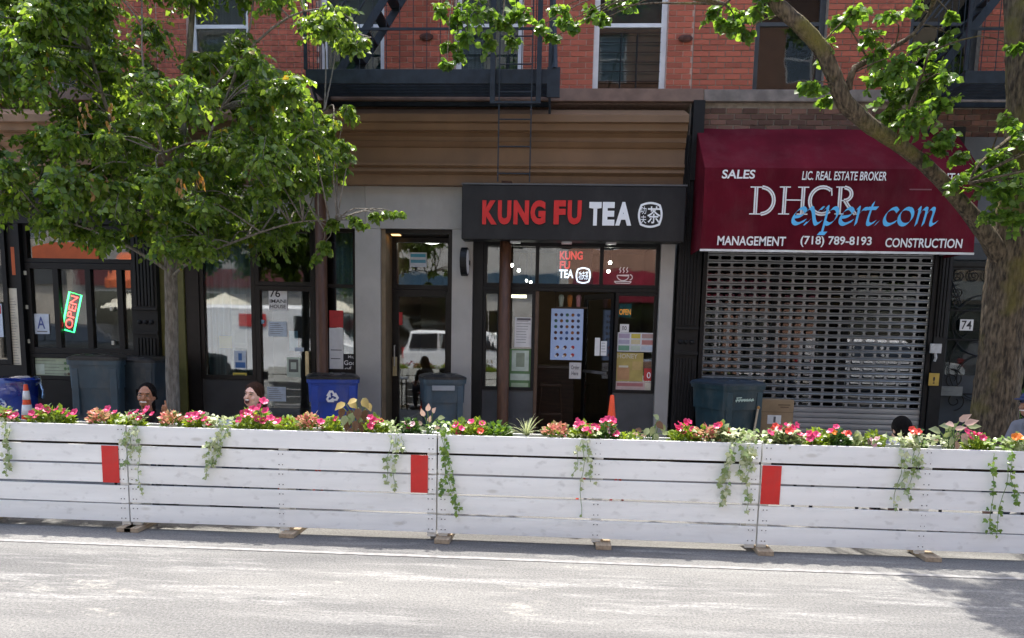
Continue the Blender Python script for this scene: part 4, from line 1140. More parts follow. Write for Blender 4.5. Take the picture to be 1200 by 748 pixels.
# strap iron anchors on the brick
for px, py, wh in ((500, 44, "left of the leaf spray"), (803, 46, "right of the white window")):
    p = W(px, py, BY); tag(MB().ell((p.x, BY-.02, p.z), (.1, .03, .05), 10, 6).build("wall_anchor", pm("rusty_iron", (.09, .035, .025), .9, .4, 20)), "rusty iron anchor plate in the brick wall, "+wh, "wall anchor", "rusty anchors in the brick wall")

# ------------------------------------------------------------------ wheeled bins
def rr(w_, d, r, n=4):
    pts = []
    for (sx, sy, a0_) in ((1, 1, 0), (-1, 1, 90), (-1, -1, 180), (1, -1, 270)):
        for i in range(n+1):
            a = math.radians(a0_+90*i/n); pts.append((sx*(w_/2-r)+r*math.cos(a), sy*(d/2-r)+r*math.sin(a)))
    return pts
def bin_cart(name, label, loc, rz, size, body, lid, mark=None, group=None, lid_open=0):
    w_, d, h = size
    t_ = thing(name, label, "bin", (0, 0, 0), group)
    m = MB(); rings = []
    for z, k in ((.05, .78), (.3, .84), (.62, .9), (.621, .95), (.9, .985), (.9001, 1.04), (.955, 1.05)):
        rings.append([(x*k, y*k, z*h) for x, y in rr(w_, d, .05)])
    m.loft(rings).build("body", body, t_, bevel=0)
    m = MB(); a = -d/2
    lr = []
    for z, k in ((.956, 1.06), (.985, 1.06), (1.0, .98), (1.02, .8)):
        lr.append([(x*k, y*k, z*h) for x, y in rr(w_, d, .06)])
    m.loft(lr); lo = m.build("lid", lid, t_)
    for k in range(3): MB().box(-w_*.3+k*w_*.24, -w_*.3+k*w_*.24+.05, -d*.36, d*.36, 1.0*h, 1.03*h).build("lid_rib", lid, lo, bevel=.006)
    MB().tube([(-w_*.42, d*.5, .93*h), (-w_*.42, d*.62, .95*h), (w_*.42, d*.62, .95*h), (w_*.42, d*.5, .93*h)], .016, 8).build("handle", lid, t_)
    MB().box(-w_*.44, -w_*.3, -d*.5, -d*.44, .3*h, .86*h).build("front_rib", body, t_, bevel=.01)
    MB().box(w_*.3, w_*.44, -d*.5, -d*.44, .3*h, .86*h).build("front_rib", body, t_, bevel=.01)
    for sx in (-1, 1):
        wv = MB().tube([(sx*w_*.4-.03, d*.42, .12), (sx*w_*.4+.03, d*.42, .12)], .12, 18).build("wheel", IRON, t_)
    if mark: mark(t_, w_, d, h)
    t_.location = loc; t_.rotation_euler = (0, 0, rz); wloc[t_.name] = Vector(loc)
    return t_
SLATE = pm("slate_blue_plastic", (.04, .075, .105), .45, .15, 5, .05, 60)
SLATE_D = pm("dark_slate_plastic", (.025, .04, .055), .45, .15, 5, .05, 60)
BLUEB = pm("blue_plastic", (.012, .055, .36), .4, .12, 5, .05, 60)
LIDK = pm("black_lid_plastic", (.008, .011, .015), .4, .2, 6)
TEALD = pm("dark_teal_plastic", (.014, .04, .052), .4, .2, 5, .05, 60)
for m_ in (SLATE, SLATE_D, BLUEB, LIDK, TEALD): grime(m_, .35)
def recycle(par, c, s, y, mat):
    m = MB(); w0 = .3
    for k in range(3):
        a = math.radians(90+120*k); R2 = lambda p: (c[0]+s*(p[0]*math.cos(a-math.pi/2)-p[1]*math.sin(a-math.pi/2)), c[1]+s*(p[0]*math.sin(a-math.pi/2)+p[1]*math.cos(a-math.pi/2)))
        p = [(-.62, .12), (-.28, .7), (.1, .7), (.3, .36), (.42, .44), (.36, -.02), (-.02, .16), (.12, .24), (.0, .46), (-.12, .46), (-.36, .02)]
        q = [R2(v) for v in p]; m.add([(v[0], y-.0004*k, v[1]) for v in q], [tuple(range(len(q)))])
    m.build("recycling_symbol", mat, par)
def m_rec(t_, w_, d, h): recycle(t_, (-.02, h*.7), .12, -d*.5-.008, WHITE_P)
def m_plate(t_, w_, d, h): MB().box(-.17, .13, -d*.5-.025, -d*.5+.03, h*.8, h*.87).build("catch_plate", pm("grey_plate", (.3, .33, .36), .4), t_, bevel=.004)
def m_side(t_, w_, d, h):
    vs, fs = fit(text_geo("Toter"), -.2, .2, 0, .1, 0)
    MB().add([(w_*.5+.002, v[2]-.1, h*.55+v[0]) for v in vs], fs).build("moulded_name", LIDK, t_)
def m_word(t_, w_, d, h):
    pts = [(-.16+.3*i/40, .012*math.sin(i*2.1)+.008*math.sin(i*5.3)) for i in range(41)]
    strokes([pts, [(-.15, .03), (-.06, .034)]], .014, 0, h*.76, 1, 1, -d*.5-.006).build("worn_print", pm("pale_green_print", (.5, .62, .52), .6), t_)
def bloc(px, Y): 
    q = W(px, 450, Y); return (q.x, Y, SW)
bin_cart("wheeled_bin", "slate blue wheeled bin left of the woman giving thumbs up", bloc(122, 10.05), math.radians(12), (.64, .68, 1.1), SLATE, LIDK, m_side)
bin_cart("wheeled_bin", "dark slate wheeled bin behind the woman giving thumbs up", bloc(173, 10.3), math.radians(-4), (.58, .62, 1.07), SLATE_D, LIDK)
bin_cart("wheeled_bin", "blue recycling bin with black lid beside the brown column", bloc(390, 10.35), math.radians(18), (.66, .66, .9), BLUEB, LIDK, m_rec)
bin_cart("wheeled_bin", "slate blue bin with grey catch plate before the recessed entrance", bloc(518, 10.4), math.radians(16), (.56, .6, .93), SLATE, LIDK, m_plate)
bin_cart("wheeled_bin", "dark teal bin with pale print before the shutter beside the cardboard box", bloc(853, 10.35), math.radians(28), (.66, .7, .95), TEALD, pm("navy_lid_plastic", (.02, .035, .055), .4, .2, 6), m_word)
# blue tub with a liner
q = bloc(18, 10.0)
tb = thing("recycling_tub", "blue recycling tub with clear liner beside the striped cone", "bin", q)
MB().lathe(q, [(.2, 0), (.22, .02), (.27, .72), (.285, .72), (.285, .76), (.26, .76), (.25, .7)], 28).build("tub", BLUEB, tb, smooth=False)
LINER = glass_mat("blue_liner_film", (.5, .65, .9), .1)
m = MB(); rg = []
for j, (r, z) in enumerate(((.255, .66), (.28, .79), (.3, .79), (.31, .7), (.325, .6), (.31, .52))):
    rg.append([(q[0]+r*(1+.05*math.sin(7*a+j))*math.cos(a), q[1]+r*(1+.05*math.sin(5*a+j))*math.sin(a), q[2]+z-.05*math.sin(3*a)*(j > 2)) for a in [2*math.pi*i/36 for i in range(36)]])
m.loft(rg, cap=False).build("liner", LINER, tb, smooth=True)
recycle(tb, (q[0]-.02, q[2]+.45), .1, q[1]-.262, WHITE_P)

# ------------------------------------------------------------------ traffic cones
ORC = pm("orange_cone_plastic", (.8, .085, .02), .45, .1, 6)
def cone(px, pyt, Y, label, stripes):
    top = W(px, pyt, Y); h = top.z-SW if Y > KERB else top.z
    base = (top.x, Y, top.z-h)
    t_ = thing("traffic_cone", label, "cone", base)
    MB().box(top.x-.15, top.x+.15, Y-.15, Y+.15, base[2], base[2]+.03).build("foot", ORC, t_, bevel=.01)
    r = lambda z: .105-(.105-.022)*z/h
    MB().lathe(base, [(r(.03), .03), (r(h*.99), h*.99), (.016, h), (.004, h)], 24).build("cone_body", ORC, t_, smooth=True)
    for a, b_ in stripes: MB().lathe(base, [(r(h*a)+.003, h*a), (r(h*b_)+.003, h*b_)], 24).build("reflective_band", WHITE_P, t_, smooth=True)
cone(30, 450.5, 9.0, "orange cone with two white bands beside the blue tub", [(.52, .68), (.76, .9)])
cone(717.5, 463, 8.9, "plain orange cone in front of the tea shop window", [])

# ------------------------------------------------------------------ cardboard box, wood offcut
CARD = pm("cardboard", (.3, .21, .12), .85, .12, 5, .1, 60)
p0, p1 = W(889, 485, 10.5), W(931, 469, 10.5)
cb = thing("cardboard_box", "brown cardboard carton leaning by the dark teal bin", "box", ((p0.x+p1.x)/2, 10.5, SW))
MB().box(p0.x, p1.x, 10.5, 10.72, SW, p1.z).build("carton", CARD, cb, bevel=.006)
MB().box(p0.x+.002, p1.x-.002, 10.497, 10.4995, p1.z-.17, p1.z-.165).build("flap_seam", pm("dark_cardboard", (.15, .1, .06), .9), cb)
MB().box(p0.x+.12, p0.x+.3, 10.496, 10.4995, p1.z-.33, p1.z-.21).build("shipping_label", PAPER, cb)
MB().box(p0.x+.2, p0.x+.23, 10.4935, 10.4955, p1.z-.31, p1.z-.23).build("barcode", INK, cb)
strokes([[(0, 0), (.16, 0)], [(.03, -.03), (.14, -.03)]], .014, p1.x-.21, p1.z-.07, 1, 1, 10.4965).build("faded_print", mats["dark_cardboard"], cb)
wb = W(886, 495, 10.0)
br = thing("broom", "broom with a wooden handle leaning beside the dark teal bin", "broom", (wb.x, 10.0, SW))
tp = W(888.5, 478, 10.15)
MB().tube([(wb.x-.05, 9.95, SW+.15), tp], .014, 8).build("handle", pm("pale_broom_wood", (.45, .36, .24), .6), br)
MB().ell(tp, .026, 8, 6).build("handle_cap", pm("orange_wood", (.4, .2, .05), .6), br)
MB().box(wb.x-.2, wb.x+.1, 9.92, 9.98, SW, SW+.15).build("brush", IRON, br, bevel=.01)

# ------------------------------------------------------------------ plank fence with planters
def plank_mat():
    m = pm("white_washed_plank", (.84, .85, .83), .62, .05, 2.2, .2, 90, piece=.04, stretch=(.7, 6, 6))
    t = m.node_tree; N = t.nodes; L = t.links; b = N["Principled BSDF"]
    g = N.new("ShaderNodeNewGeometry"); oi = N.new("ShaderNodeObjectInfo")
    src = b.inputs["Base Color"].links[0].from_socket
    ad = N.new("ShaderNodeVectorMath"); ad.operation = 'ADD'
    cb_ = N.new("ShaderNodeCombineXYZ"); mu = N.new("ShaderNodeMath"); mu.operation = 'MULTIPLY'; mu.inputs[1].default_value = 37
    L.new(oi.outputs["Random"], mu.inputs[0]); L.new(mu.outputs[0], cb_.inputs[0]); L.new(mu.outputs[0], cb_.inputs[2])
    L.new(g.outputs["Position"], ad.inputs[0]); L.new(cb_.outputs[0], ad.inputs[1])
    # knots
    mp = N.new("ShaderNodeMapping"); mp.inputs["Scale"].default_value = (2.2, 1, 6.5); L.new(ad.outputs[0], mp.inputs[0])
    vo = N.new("ShaderNodeTexVoronoi"); vo.inputs["Scale"].default_value = 1.0; L.new(mp.outputs[0], vo.inputs["Vector"])
    cr = N.new("ShaderNodeValToRGB"); cr.color_ramp.elements[0].position = .05; cr.color_ramp.elements[0].color = (.72, .7, .66, 1); cr.color_ramp.elements[1].position = .13; cr.color_ramp.elements[1].color = (1, 1, 1, 1)
    L.new(vo.outputs["Distance"], cr.inputs[0])
    # scuffs and drips
    mp2 = N.new("ShaderNodeMapping"); mp2.inputs["Scale"].default_value = (9, 1, 14); L.new(ad.outputs[0], mp2.inputs[0])
    n3 = N.new("ShaderNodeTexNoise"); n3.inputs["Scale"].default_value = 1.2; n3.inputs["Detail"].default_value = 8; L.new(mp2.outputs[0], n3.inputs["Vector"])
    c3 = N.new("ShaderNodeValToRGB"); c3.color_ramp.elements[0].position = .27; c3.color_ramp.elements[0].color = (.42, .41, .39, 1); c3.color_ramp.elements[1].position = .42; c3.color_ramp.elements[1].color = (1, 1, 1, 1)
    L.new(n3.outputs["Fac"], c3.inputs[0])
    a = N.new("ShaderNodeMixRGB"); a.blend_type = 'MULTIPLY'; a.inputs[0].default_value = .8; L.new(src, a.inputs[1]); L.new(cr.outputs[0], a.inputs[2])
    d = N.new("ShaderNodeMixRGB"); d.blend_type = 'MULTIPLY'; d.inputs[0].default_value = .32; L.new(a.outputs[0], d.inputs[1]); L.new(c3.outputs[0], d.inputs[2])
    L.new(d.outputs[0], b.inputs["Base Color"])
    return m
PLANK = plank_mat()
RAW = pm("raw_pine", (.36, .28, .19), .75, .2, 5, .15, 70, stretch=(8, 1, 8))
REDR = pm("red_reflector", (.7, .02, .016), .3, .1, 4, .15, 200, c2=(.5, .012, .012), detail=10)
SOIL = pm("potting_soil", (.03, .02, .014), .95, .4, 30, .6, 40)
SCREW = pm("dark_screw", (.05, .05, .05), .5)
grime(REDR, .3, (.3, .12, .1), 6)
seams = [-221, 150.5, 512, 890.5, 1284]
BH, BG, ZB0 = .1445, .0175, .064
FT = ZB0+5*BH+4*BG
desc = ["at the left, red patch near its right end", "before the two women, red patch near its right end", "below the tea shop door, no red patch", "at the right, red patch near its left end"]
sxs = [W(s, 570, DF).x for s in seams]
red = {0: (121, 140.5), 1: (481.5, 501.5), 3: (892.5, 915)}
for i in range(4):
    a, b_ = sxs[i]+.006, sxs[i+1]-.006
    t_ = thing("planter_fence", "white plank fence section "+desc[i], "fence", ((a+b_)/2, DF+.2, 0), "planter fence sections along the road")
    for k in range(5):
        z = ZB0+k*(BH+BG); e = R.uniform(-.0065, .0065); wp = R.uniform(-.008, .008)
        m = MB(); n = 10
        ring_ = lambda x, u: [(x, DF+wp*math.sin(u*3), z+e*u), (x, DF+.019+wp*math.sin(u*3), z+e*u), (x, DF+.019+wp*math.sin(u*3), z+BH+e*u), (x, DF+wp*math.sin(u*3), z+BH+e*u)]
        m.loft([ring_(a+(b_-a)*j/n, j/n) for j in range(n+1)]); bo = m.build("board", PLANK, t_, bevel=.002)
        for xx in (a+.03, a+.06, b_-.03, b_-.06, (a+b_)/2-.012, (a+b_)/2+.02):
            for zz in (.03, BH-.03):
                MB().tube([(xx+R.uniform(-.006, .006), DF+.001, z+zz), (xx, DF-.0035, z+zz)], .0042, 6).build("screw", SCREW, bo)
    for xx in (a+.005, b_-.075, (a+b_)/2-.02):
        MB().box(xx, xx+.07, DF+.0245, DF+.06, .03 if xx != a+.005 else .004, FT-.01).build("post", PLANK, t_)
        MB().box(xx, xx+.07, DF+.185, DF+.205, .04, FT-.01).build("post", PLANK, t_)
    for xx in (a+.05 if i else b_, (a+b_)/2+.07):
        MB().box(xx-.06, xx+.06, DF-.09, DF+.34, .0, .036).build("foot", RAW, t_, bevel=.003)
    # back of the planter box
    for k in (3, 4):
        z = ZB0+k*(BH+BG); MB().box(a, b_, DF+.2055, DF+.222, z, z+BH).build("back_board", PLANK, t_)
    MB().box(a+.08, b_-.08, DF+.062, DF+.184, .55, .565).build("planter_floor", RAW, t_)
    MB().box(a+.003, b_-.003, DF+.061, DF+.1845, .566, FT-.04).build("soil", SOIL, t_)
    if i in red:
        x0, x1 = W(red[i][0], 560, DF).x, W(red[i][1], 560, DF).x
        z1_, z0_ = ZB0+3*(BH+BG)+BH-.002, ZB0+2*(BH+BG)+.001
        MB().box(x0, x1, DF-.008, DF-.0042, z0_, z1_).build("reflective_patch", REDR, t_)

# tables and chairs behind the fence
ORM = pm("orange_red_chair_paint", (.5, .05, .02), .45, .1, 6)
def chair(px, Y, rz, label):
    x = W(px, 500, Y).x
    t_ = thing("folding_chair", label, "chair", (0, 0, 0), "chairs behind the fence")
    MB().box(-.2, .2, -.2, .2, .43, .455).build("seat", ORM, t_, bevel=.01)
    for sx in (-1, 1):
        MB().tube([(sx*.19, .2, 0), (sx*.19, -.05, .45), (sx*.19, -.24, .82)], .014, 6).build("leg", ORM, t_)
        MB().tube([(sx*.17, -.22, 0), (sx*.17, .15, .44)], .014, 6).build("leg", ORM, t_)
    for zz in (.6, .68, .76): MB().box(-.19, .19, -.06-(zz-.45)*.5-.012, -.06-(zz-.45)*.5+.004, zz, zz+.05).build("back_slat", ORM, t_)
    t_.location = (x, Y, .001); t_.rotation_euler = (0, 0, rz)
TBL = pm("white_table_top", (.6, .6, .58), .5, .08, 4)
def table(px, Y, label, wd=.7):
    x = W(px, 500, Y).x
    t_ = thing("bistro_table", label, "table", (x, Y, 0), "tables behind the fence")
    MB().box(x-wd/2, x+wd/2, Y-.3, Y+.3, .70, .725).build("tabletop", TBL, t_, bevel=.008)
    for sx in (-1, 1):
        for sy in (-1, 1): MB().tube([(x+sx*(wd/2-.06), Y+sy*.24, .70), (x+sx*(wd/2-.04), Y+sy*.26, 0)], .016, 6).build("leg", IRON, t_)
    return x
tx = table(238, 7.35, "white table between the two women behind the fence", .75)
table(985, 7.35, "white table behind the fence left of the person in grey hoodie", .7)
pz = W(184, 490, 7.2)
tag(MB().box(pz.x-.16, pz.x+.22, 7.06, 7.3, .726, .732, Matrix.Rotation(.15, 3, 'Z')).box(pz.x-.12, pz.x+.2, 7.08, 7.28, .7325, .74, Matrix.Rotation(-.1, 3, 'Z')).build("paper_menu", pm("cream_paper", (.62, .6, .55), .8, .06)), "cream paper menus lying on the table by the thumbs up woman", "menu")
chair(350, 7.5, math.radians(8), "orange folding chair behind the second fence section, empty")
chair(705, 7.6, math.radians(-20), "orange folding chair behind the third fence section, empty")
# ------------------------------------------------------------------ leaf mass
LT = np.array([(0, 0, 0), (.16, .34, .05), (.5, .42, .07), (1, 0, -.1), (.5, -.42, .07), (.16, -.34, .05), (.5, 0, 0)])
LF = [(0, 6, 2, 1), (6, 3, 2), (0, 5, 4, 6), (6, 4, 3)]
def norm(a): return a/np.maximum(np.linalg.norm(a, axis=1, keepdims=True), 1e-9)
def leaves(name, mat, parent, P, D, N, L, ratio=1.0, tmpl=LT, faces=LF):
    P, D, N, L = map(np.asarray, (P, D, N, L))
    D = norm(D); S = norm(np.cross(N, D)); N2 = np.cross(D, S)
    n = len(P); k = len(tmpl)
    V = P[:, None, :]+L[:, None, None]*(tmpl[None, :, 0:1]*D[:, None, :]+ratio*tmpl[None, :, 1:2]*S[:, None, :]+tmpl[None, :, 2:3]*N2[:, None, :])
    V = V.reshape(-1, 3)
    lo, hi = V.min(0), V.max(0); org = Vector(((lo[0]+hi[0])/2, (lo[1]+hi[1])/2, lo[2]))
    V = V-np.array(org)
    me = bpy.data.meshes.new(name)
    lt = np.array([len(f) for f in faces]); flat = np.concatenate([np.array(f) for f in faces])
    me.vertices.add(n*k); me.vertices.foreach_set("co", V.astype(np.float32).ravel())
    me.loops.add(n*len(flat)); me.loops.foreach_set("vertex_index", (flat[None, :]+np.arange(n)[:, None]*k).ravel().astype(np.int32))
    me.polygons.add(n*len(lt)); tot = np.tile(lt, n); me.polygons.foreach_set("loop_start", (np.cumsum(tot)-tot).astype(np.int32))
    me.update(calc_edges=True); me.validate()
    return link(name, me, mat, org, parent)

LEAF_A = leaf_mat("pear_leaf", (.05, .11, .022), (.21, .31, .06), .55, (.3, .2, .03), (2.0, 1.9, .8))
LEAF_B = leaf_mat("round_tree_leaf", (.05, .115, .025), (.17, .28, .055), .52, None, (2.1, 2.0, .8))
LEAF_DRY = leaf_mat("dry_brown_leaf", (.25, .13, .04), (.35, .2, .07), .3)
def bark(name, c, c2, moss=None):
    m = pm(name, c, .9, .2, 9, 1, 14, stretch=(4, 4, 1.1), c2=c2, detail=10)
    t = m.node_tree; N = t.nodes; L = t.links; b = N["Principled BSDF"]
    for n in N:
        if n.type == 'BUMP': n.inputs["Distance"].default_value = .03
    if moss:
        src = b.inputs["Base Color"].links[0].from_socket
        g = N.new("ShaderNodeNewGeometry"); n = N.new("ShaderNodeTexNoise"); n.inputs["Scale"].default_value = 2.3; n.inputs["Detail"].default_value = 6
        L.new(g.outputs["Position"], n.inputs["Vector"])
        r = N.new("ShaderNodeValToRGB"); r.color_ramp.elements[0].position = .52; r.color_ramp.elements[1].position = .7
        L.new(n.outputs["Fac"], r.inputs[0])
        x = N.new("ShaderNodeMixRGB"); L.new(r.outputs[0], x.inputs[0]); L.new(src, x.inputs[1]); x.inputs[2].default_value = (*moss, 1)
        L.new(x.outputs[0], b.inputs["Base Color"])
    return m
BARK_A = bark("grey_smooth_bark", (.27, .245, .21), (.13, .115, .095))
BARK_B = bark("furrowed_mossy_bark", (.17, .13, .085), (.03, .022, .014), (.15, .13, .03))

def limb(pts, rr_, n=10, wob=.0, sub=4):
    pts = [Vector(p) for p in pts]; q = [pts[0]]+pts+[pts[-1]]; out = []; ro = []
    for i in range(1, len(q)-2):
        p0, p1, p2, p3 = q[i-1:i+3]
        for k in range(sub):
            t = k/sub; out.append(.5*((2*p1)+(p2-p0)*t+(2*p0-5*p1+4*p2-p3)*t*t+(3*p1-p0-3*p2+p3)*t**3)+Vector((R.uniform(-wob, wob), R.uniform(-wob, wob), 0)))
            ro.append(rr_[i-1]*(1-t)+rr_[i]*t)
    out.append(pts[-1]); ro.append(rr_[-1])
    return out, ro

def boughs(blobs, limbs, mat_leaf, mat_bark, root, size, per=11, droop=.5, ratio=1.0, tw_n=24):
    """blobs: world centre + radius; each gets a bough from the nearest limb point, side twigs and leaves along them"""
    lp = [p for l in limbs for p in l]
    P = []; D = []; N = []; S = []
    tw = MB()
    for c, r in blobs:
        near = min(lp, key=lambda p: (p-c).length+max(0, p.z-c.z)*.6)
        mid = near.lerp(c, .55)+Vector((R.uniform(-.1, .1), R.uniform(-.1, .1), .12*(c-near).length))
        b_, br_ = limb([near, mid, c], [.008+.004*(c-near).length, .006, .004], sub=3)
        tw.tube(b_, br_, 5, cap=False)
        nt = max(5, int(tw_n*(r/.3)**1.4)); nl = per
        for k in range(nt):
            d = Vector((R.gauss(0, 1), R.gauss(0, 1), R.gauss(0, .75))).normalized()
            ln = r*R.uniform(.6, 1.15)
            st = c+Vector((R.gauss(0, 1), R.gauss(0, 1), R.gauss(0, 1)))*r*.22
            pts = []
            for j in range(4):
                t = j/3; pts.append(st+d*ln*t+Vector((0, 0, -droop*ln*t*t*.55)))
            tw.tube(pts, [.0045, .0035, .0028, .0016], 3, cap=False)
            side = d.cross(Vector((0, 0, 1))); side = side.normalized() if side.length > .05 else Vector((1, 0, 0))
            for j in range(nl):
                t = (j+R.random())/nl; i0 = min(2, int(t*3)); q = pts[i0].lerp(pts[i0+1], t*3-i0)
                sg = 1 if j % 2 else -1
                ld = side*sg*R.uniform(.3, 1)+d*R.uniform(.1, .7)+Vector((R.gauss(0, .25), R.gauss(0, .25), -droop*R.uniform(.3, 1.5)))
                P.append(q+side*sg*.012); D.append(ld)
                N.append(Vector((R.gauss(0, .75), R.gauss(0, .75)-.25, .75))); S.append(size*R.uniform(.65, 1.25))
    tw.build("twigs", mat_bark, root)
    return leaves("crown", mat_leaf, root, P, D, N, S, ratio)

def inside(x, y, poly):
    c = False; j = len(poly)-1
    for i in range(len(poly)):
        xi, yi = poly[i]; xj, yj = poly[j]
        if (yi > y) != (yj > y) and x < (xj-xi)*(y-yi)/(yj-yi)+xi: c = not c
        j = i
    return c

# ---- slender tree, left
TY = 8.75
tA = thing("street_tree", "slender street tree with drooping pointed leaves at the left", "tree", (W(200, 480, TY).x, TY, SW))
def lw(pts, rp=None): return [W(a, b_, Y) for a, b_, Y in pts]
tr = lw([(204, 560, TY), (203, 500, TY), (201.5, 400, TY), (200.5, 330, TY), (201, 285, TY), (206, 230, TY), (214, 150, TY-.1), (222, 60, TY), (228, -30, TY), (230, -90, TY)])
tr[0].z = SW-.05
k = TY/F
p_, r_ = limb(tr, [9*k, 8*k, 7.4*k, 7.2*k, 7.2*k, 5.5*k, 4.5*k, 3.5*k, 2.5*k, 1.5*k], sub=5, wob=.004)
MB().tube(p_, r_, 16).build("trunk", BARK_A, tA, smooth=True)
limbsA = [p_[12:]]
for pts, r0 in (([(200, 300, TY), (185, 270, TY-.1), (150, 200, TY-.3), (120, 110, TY-.5), (95, 10, TY-.4), (85, -60, TY-.3)], 5), ([(201, 290, TY), (212, 262, TY-.15), (228, 225, TY-.3), (250, 150, TY-.5), (290, 50, TY-.5), (300, -50, TY-.4)], 4),
                ([(200, 330, TY), (215, 312, TY-.1), (270, 285, TY-.3), (340, 262, TY-.45), (395, 258, TY-.5)], 3), ([(200, 320, TY), (170, 300, TY-.2), (110, 270, TY-.4), (30, 250, TY-.5), (-60, 230, TY-.4)], 3.4),
                ([(205, 250, TY), (240, 215, TY+.4), (310, 160, TY+.6), (380, 130, TY+.5)], 3), ([(203, 260, TY), (150, 200, TY+.5), (60, 130, TY+.7), (-40, 90, TY+.6)], 3.4),
                ([(214, 150, TY), (260, 90, TY-.5), (340, 20, TY-.7), (400, 15, TY-.6), (420, 40, TY-.6)], 2.6), ([(206, 240, TY), (190, 180, TY-.8), (170, 90, TY-1.0), (165, -20, TY-.9)], 3)):
    q_, s_ = limb(lw(pts), [.72*r0*k*(1-.75*i/(len(pts)-1)) for i in range(len(pts))], sub=4, wob=.012)
    MB().tube(q_, s_, 8).build("limb", BARK_A, tA, smooth=True); limbsA.append(q_)
outline = [(-170, -160), (290, -170), (330, -40), (395, -10), (420, 30), (424, 55), (395, 72), (365, 55), (345, 85), (385, 100), (395, 125), (415, 140), (400, 160), (412, 180), (388, 205), (395, 230), (380, 250), (385, 280), (350, 292),
           (325, 306), (285, 300), (255, 318), (220, 312), (205, 318), (165, 290), (130, 305), (95, 308), (75, 280), (30, 262), (-170, 250)]
gaps = [(150, 32, 12), (204, 62, 12), (30, 130, 18), (12, 160, 10), (255, 22, 18), (335, 62, 16), (300, 20, 8), (345, 15, 8)]
blobs = []; tries = 0
while len(blobs) < 345 and tries < 9000:
    tries += 1
    x, y = R.uniform(-170, 425), R.uniform(-75, 318)
    r = R.uniform(17, 31)
    if not inside(x, y, outline): continue
    if not (inside(x-r*.7, y, outline) and inside(x+r*.6, y, outline) and inside(x, y+r*.75, outline)): continue
    if any((x-a)**2+(y-b_)**2 < (g+r*.75)**2 for a, b_, g in gaps): continue
    ex = min(1, abs(x-170)/260); ey = abs(y-90)/260
    dep = 1.45*math.sqrt(max(.05, 1-ex*ex))*math.sqrt(max(.1, 1-min(1, ey)**2))
    Y = TY-.15+R.uniform(-dep, dep)
    if any((x-a)**2+(y-b_)**2 < 10**2 and abs(Y-Y2) < .35 for a, b_, Y2 in [(q[2], q[3], q[4]) for q in blobs]): continue
    blobs.append((W(x, y, Y), r*Y/F, x, y, Y))
for x, y, r, Y in ((415, 52, 12, 8.1), (428, 44, 8, 8.1), (408, 128, 12, 8.2), (402, 168, 10, 8.3), (410, 183, 7, 8.2), (392, 262, 12, 8.3), (415, 254, 8, 8.2), (440, 252, 6, 8.2), (455, 249, 5, 8.2), (468, 250, 4, 8.2), (425, 262, 6, 8.2), (380, 285, 12, 8.3), (370, 300, 8, 8.3), (400, 200, 10, 8.3)):
    blobs.append((W(x, y, Y), r*Y/F, x, y, Y))
boughs([(b_[0], b_[1]) for b_ in blobs], limbsA, LEAF_A, BARK_A, tA, .066, per=13, droop=.75, ratio=.85, tw_n=38)
dp = [(98, 135), (105, 128), (92, 142), (108, 215), (112, 228), (211, 210), (213, 222), (236, 215), (232, 208), (128, 128), (130, 135)]
P = []; D = []; N = []; S = []
for px, py in dp:
    for j in range(5):
        q = W(px+R.gauss(0, 2.5), py+R.gauss(0, 5), TY-1.35); P.append(q); D.append((R.gauss(0, .3), R.gauss(0, .3), -1)); N.append((R.gauss(0, 1), -1, R.gauss(0, .3))); S.append(R.uniform(.05, .08))
leaves("withered_leaves", LEAF_DRY, tA, P, D, N, S, .5)

# ---- big tree, right
TB = 8.6
tB = thing("street_tree", "thick mossy street tree with a long leaning limb at the right edge", "tree", (W(1168, 520, TB).x, TB, SW))
k = TB/F
trB = [W(a, b_, TB) for a, b_ in ((1158, 620), (1163, 515), (1172, 420), (1182, 330), (1189, 270), (1195, 200), (1199, 120), (1196, 30), (1190, -80), (1200, -200))]
trB[0].z = SW-.05
p_, r_ = limb(trB, [30*k, 24.5*k, 22*k, 23*k, 22*k, 16*k, 16*k, 15*k, 12*k, 8*k], sub=14)
from mathutils import noise as mnoise
def barky(pts, rr_, n=90, amp=.1):
    m = MB(); m.tube(pts, rr_, n); vs = []
    for i, v in enumerate(m.v):
        ri, a = i//n, i % n
        c = pts[ri]; d = Vector(v)-c
        th = a*2*math.pi/n; q = Vector((math.cos(th)*6.5, math.sin(th)*6.5, c.z*4.5)); f = 1+amp*(abs(mnoise.noise(q))*1.2+.5*abs(mnoise.noise(q*2.3))-.45)
        vs.append(tuple(c+d*f))
    m.v = vs; return m
barky(p_, r_).build("trunk", BARK_B, tB, smooth=True)
limbsB = [p_[48:]]
lb_ = [(1182, 316, TB), (1160, 281, TB-.1), (1128, 240, TB-.2), (1092, 200, TB-.35), (1056, 172, TB-.45), (1016, 144, TB-.55), (990, 120, TB-.6), (978, 92, TB-.62), (964, 60, TB-.66), (940, 32, TB-.7), (908, 0, TB-.7), (880, -60, TB-.6), (790, -95, TB-.4), (680, -90, TB-.2), (560, -60, TB)]
q_, s_ = limb(lw(lb_), [13*k, 9.5*k, 7.8*k, 7.2*k, 7.2*k, 7.8*k, 8.4*k, 7.8*k, 7.6*k, 7.4*k, 7.2*k, 9*k, 7*k, 5*k, 3*k], sub=5, wob=.006)
barky(q_, s_, 40, .1).build("limb", BARK_B, tB, smooth=True); limbsB.append(q_)
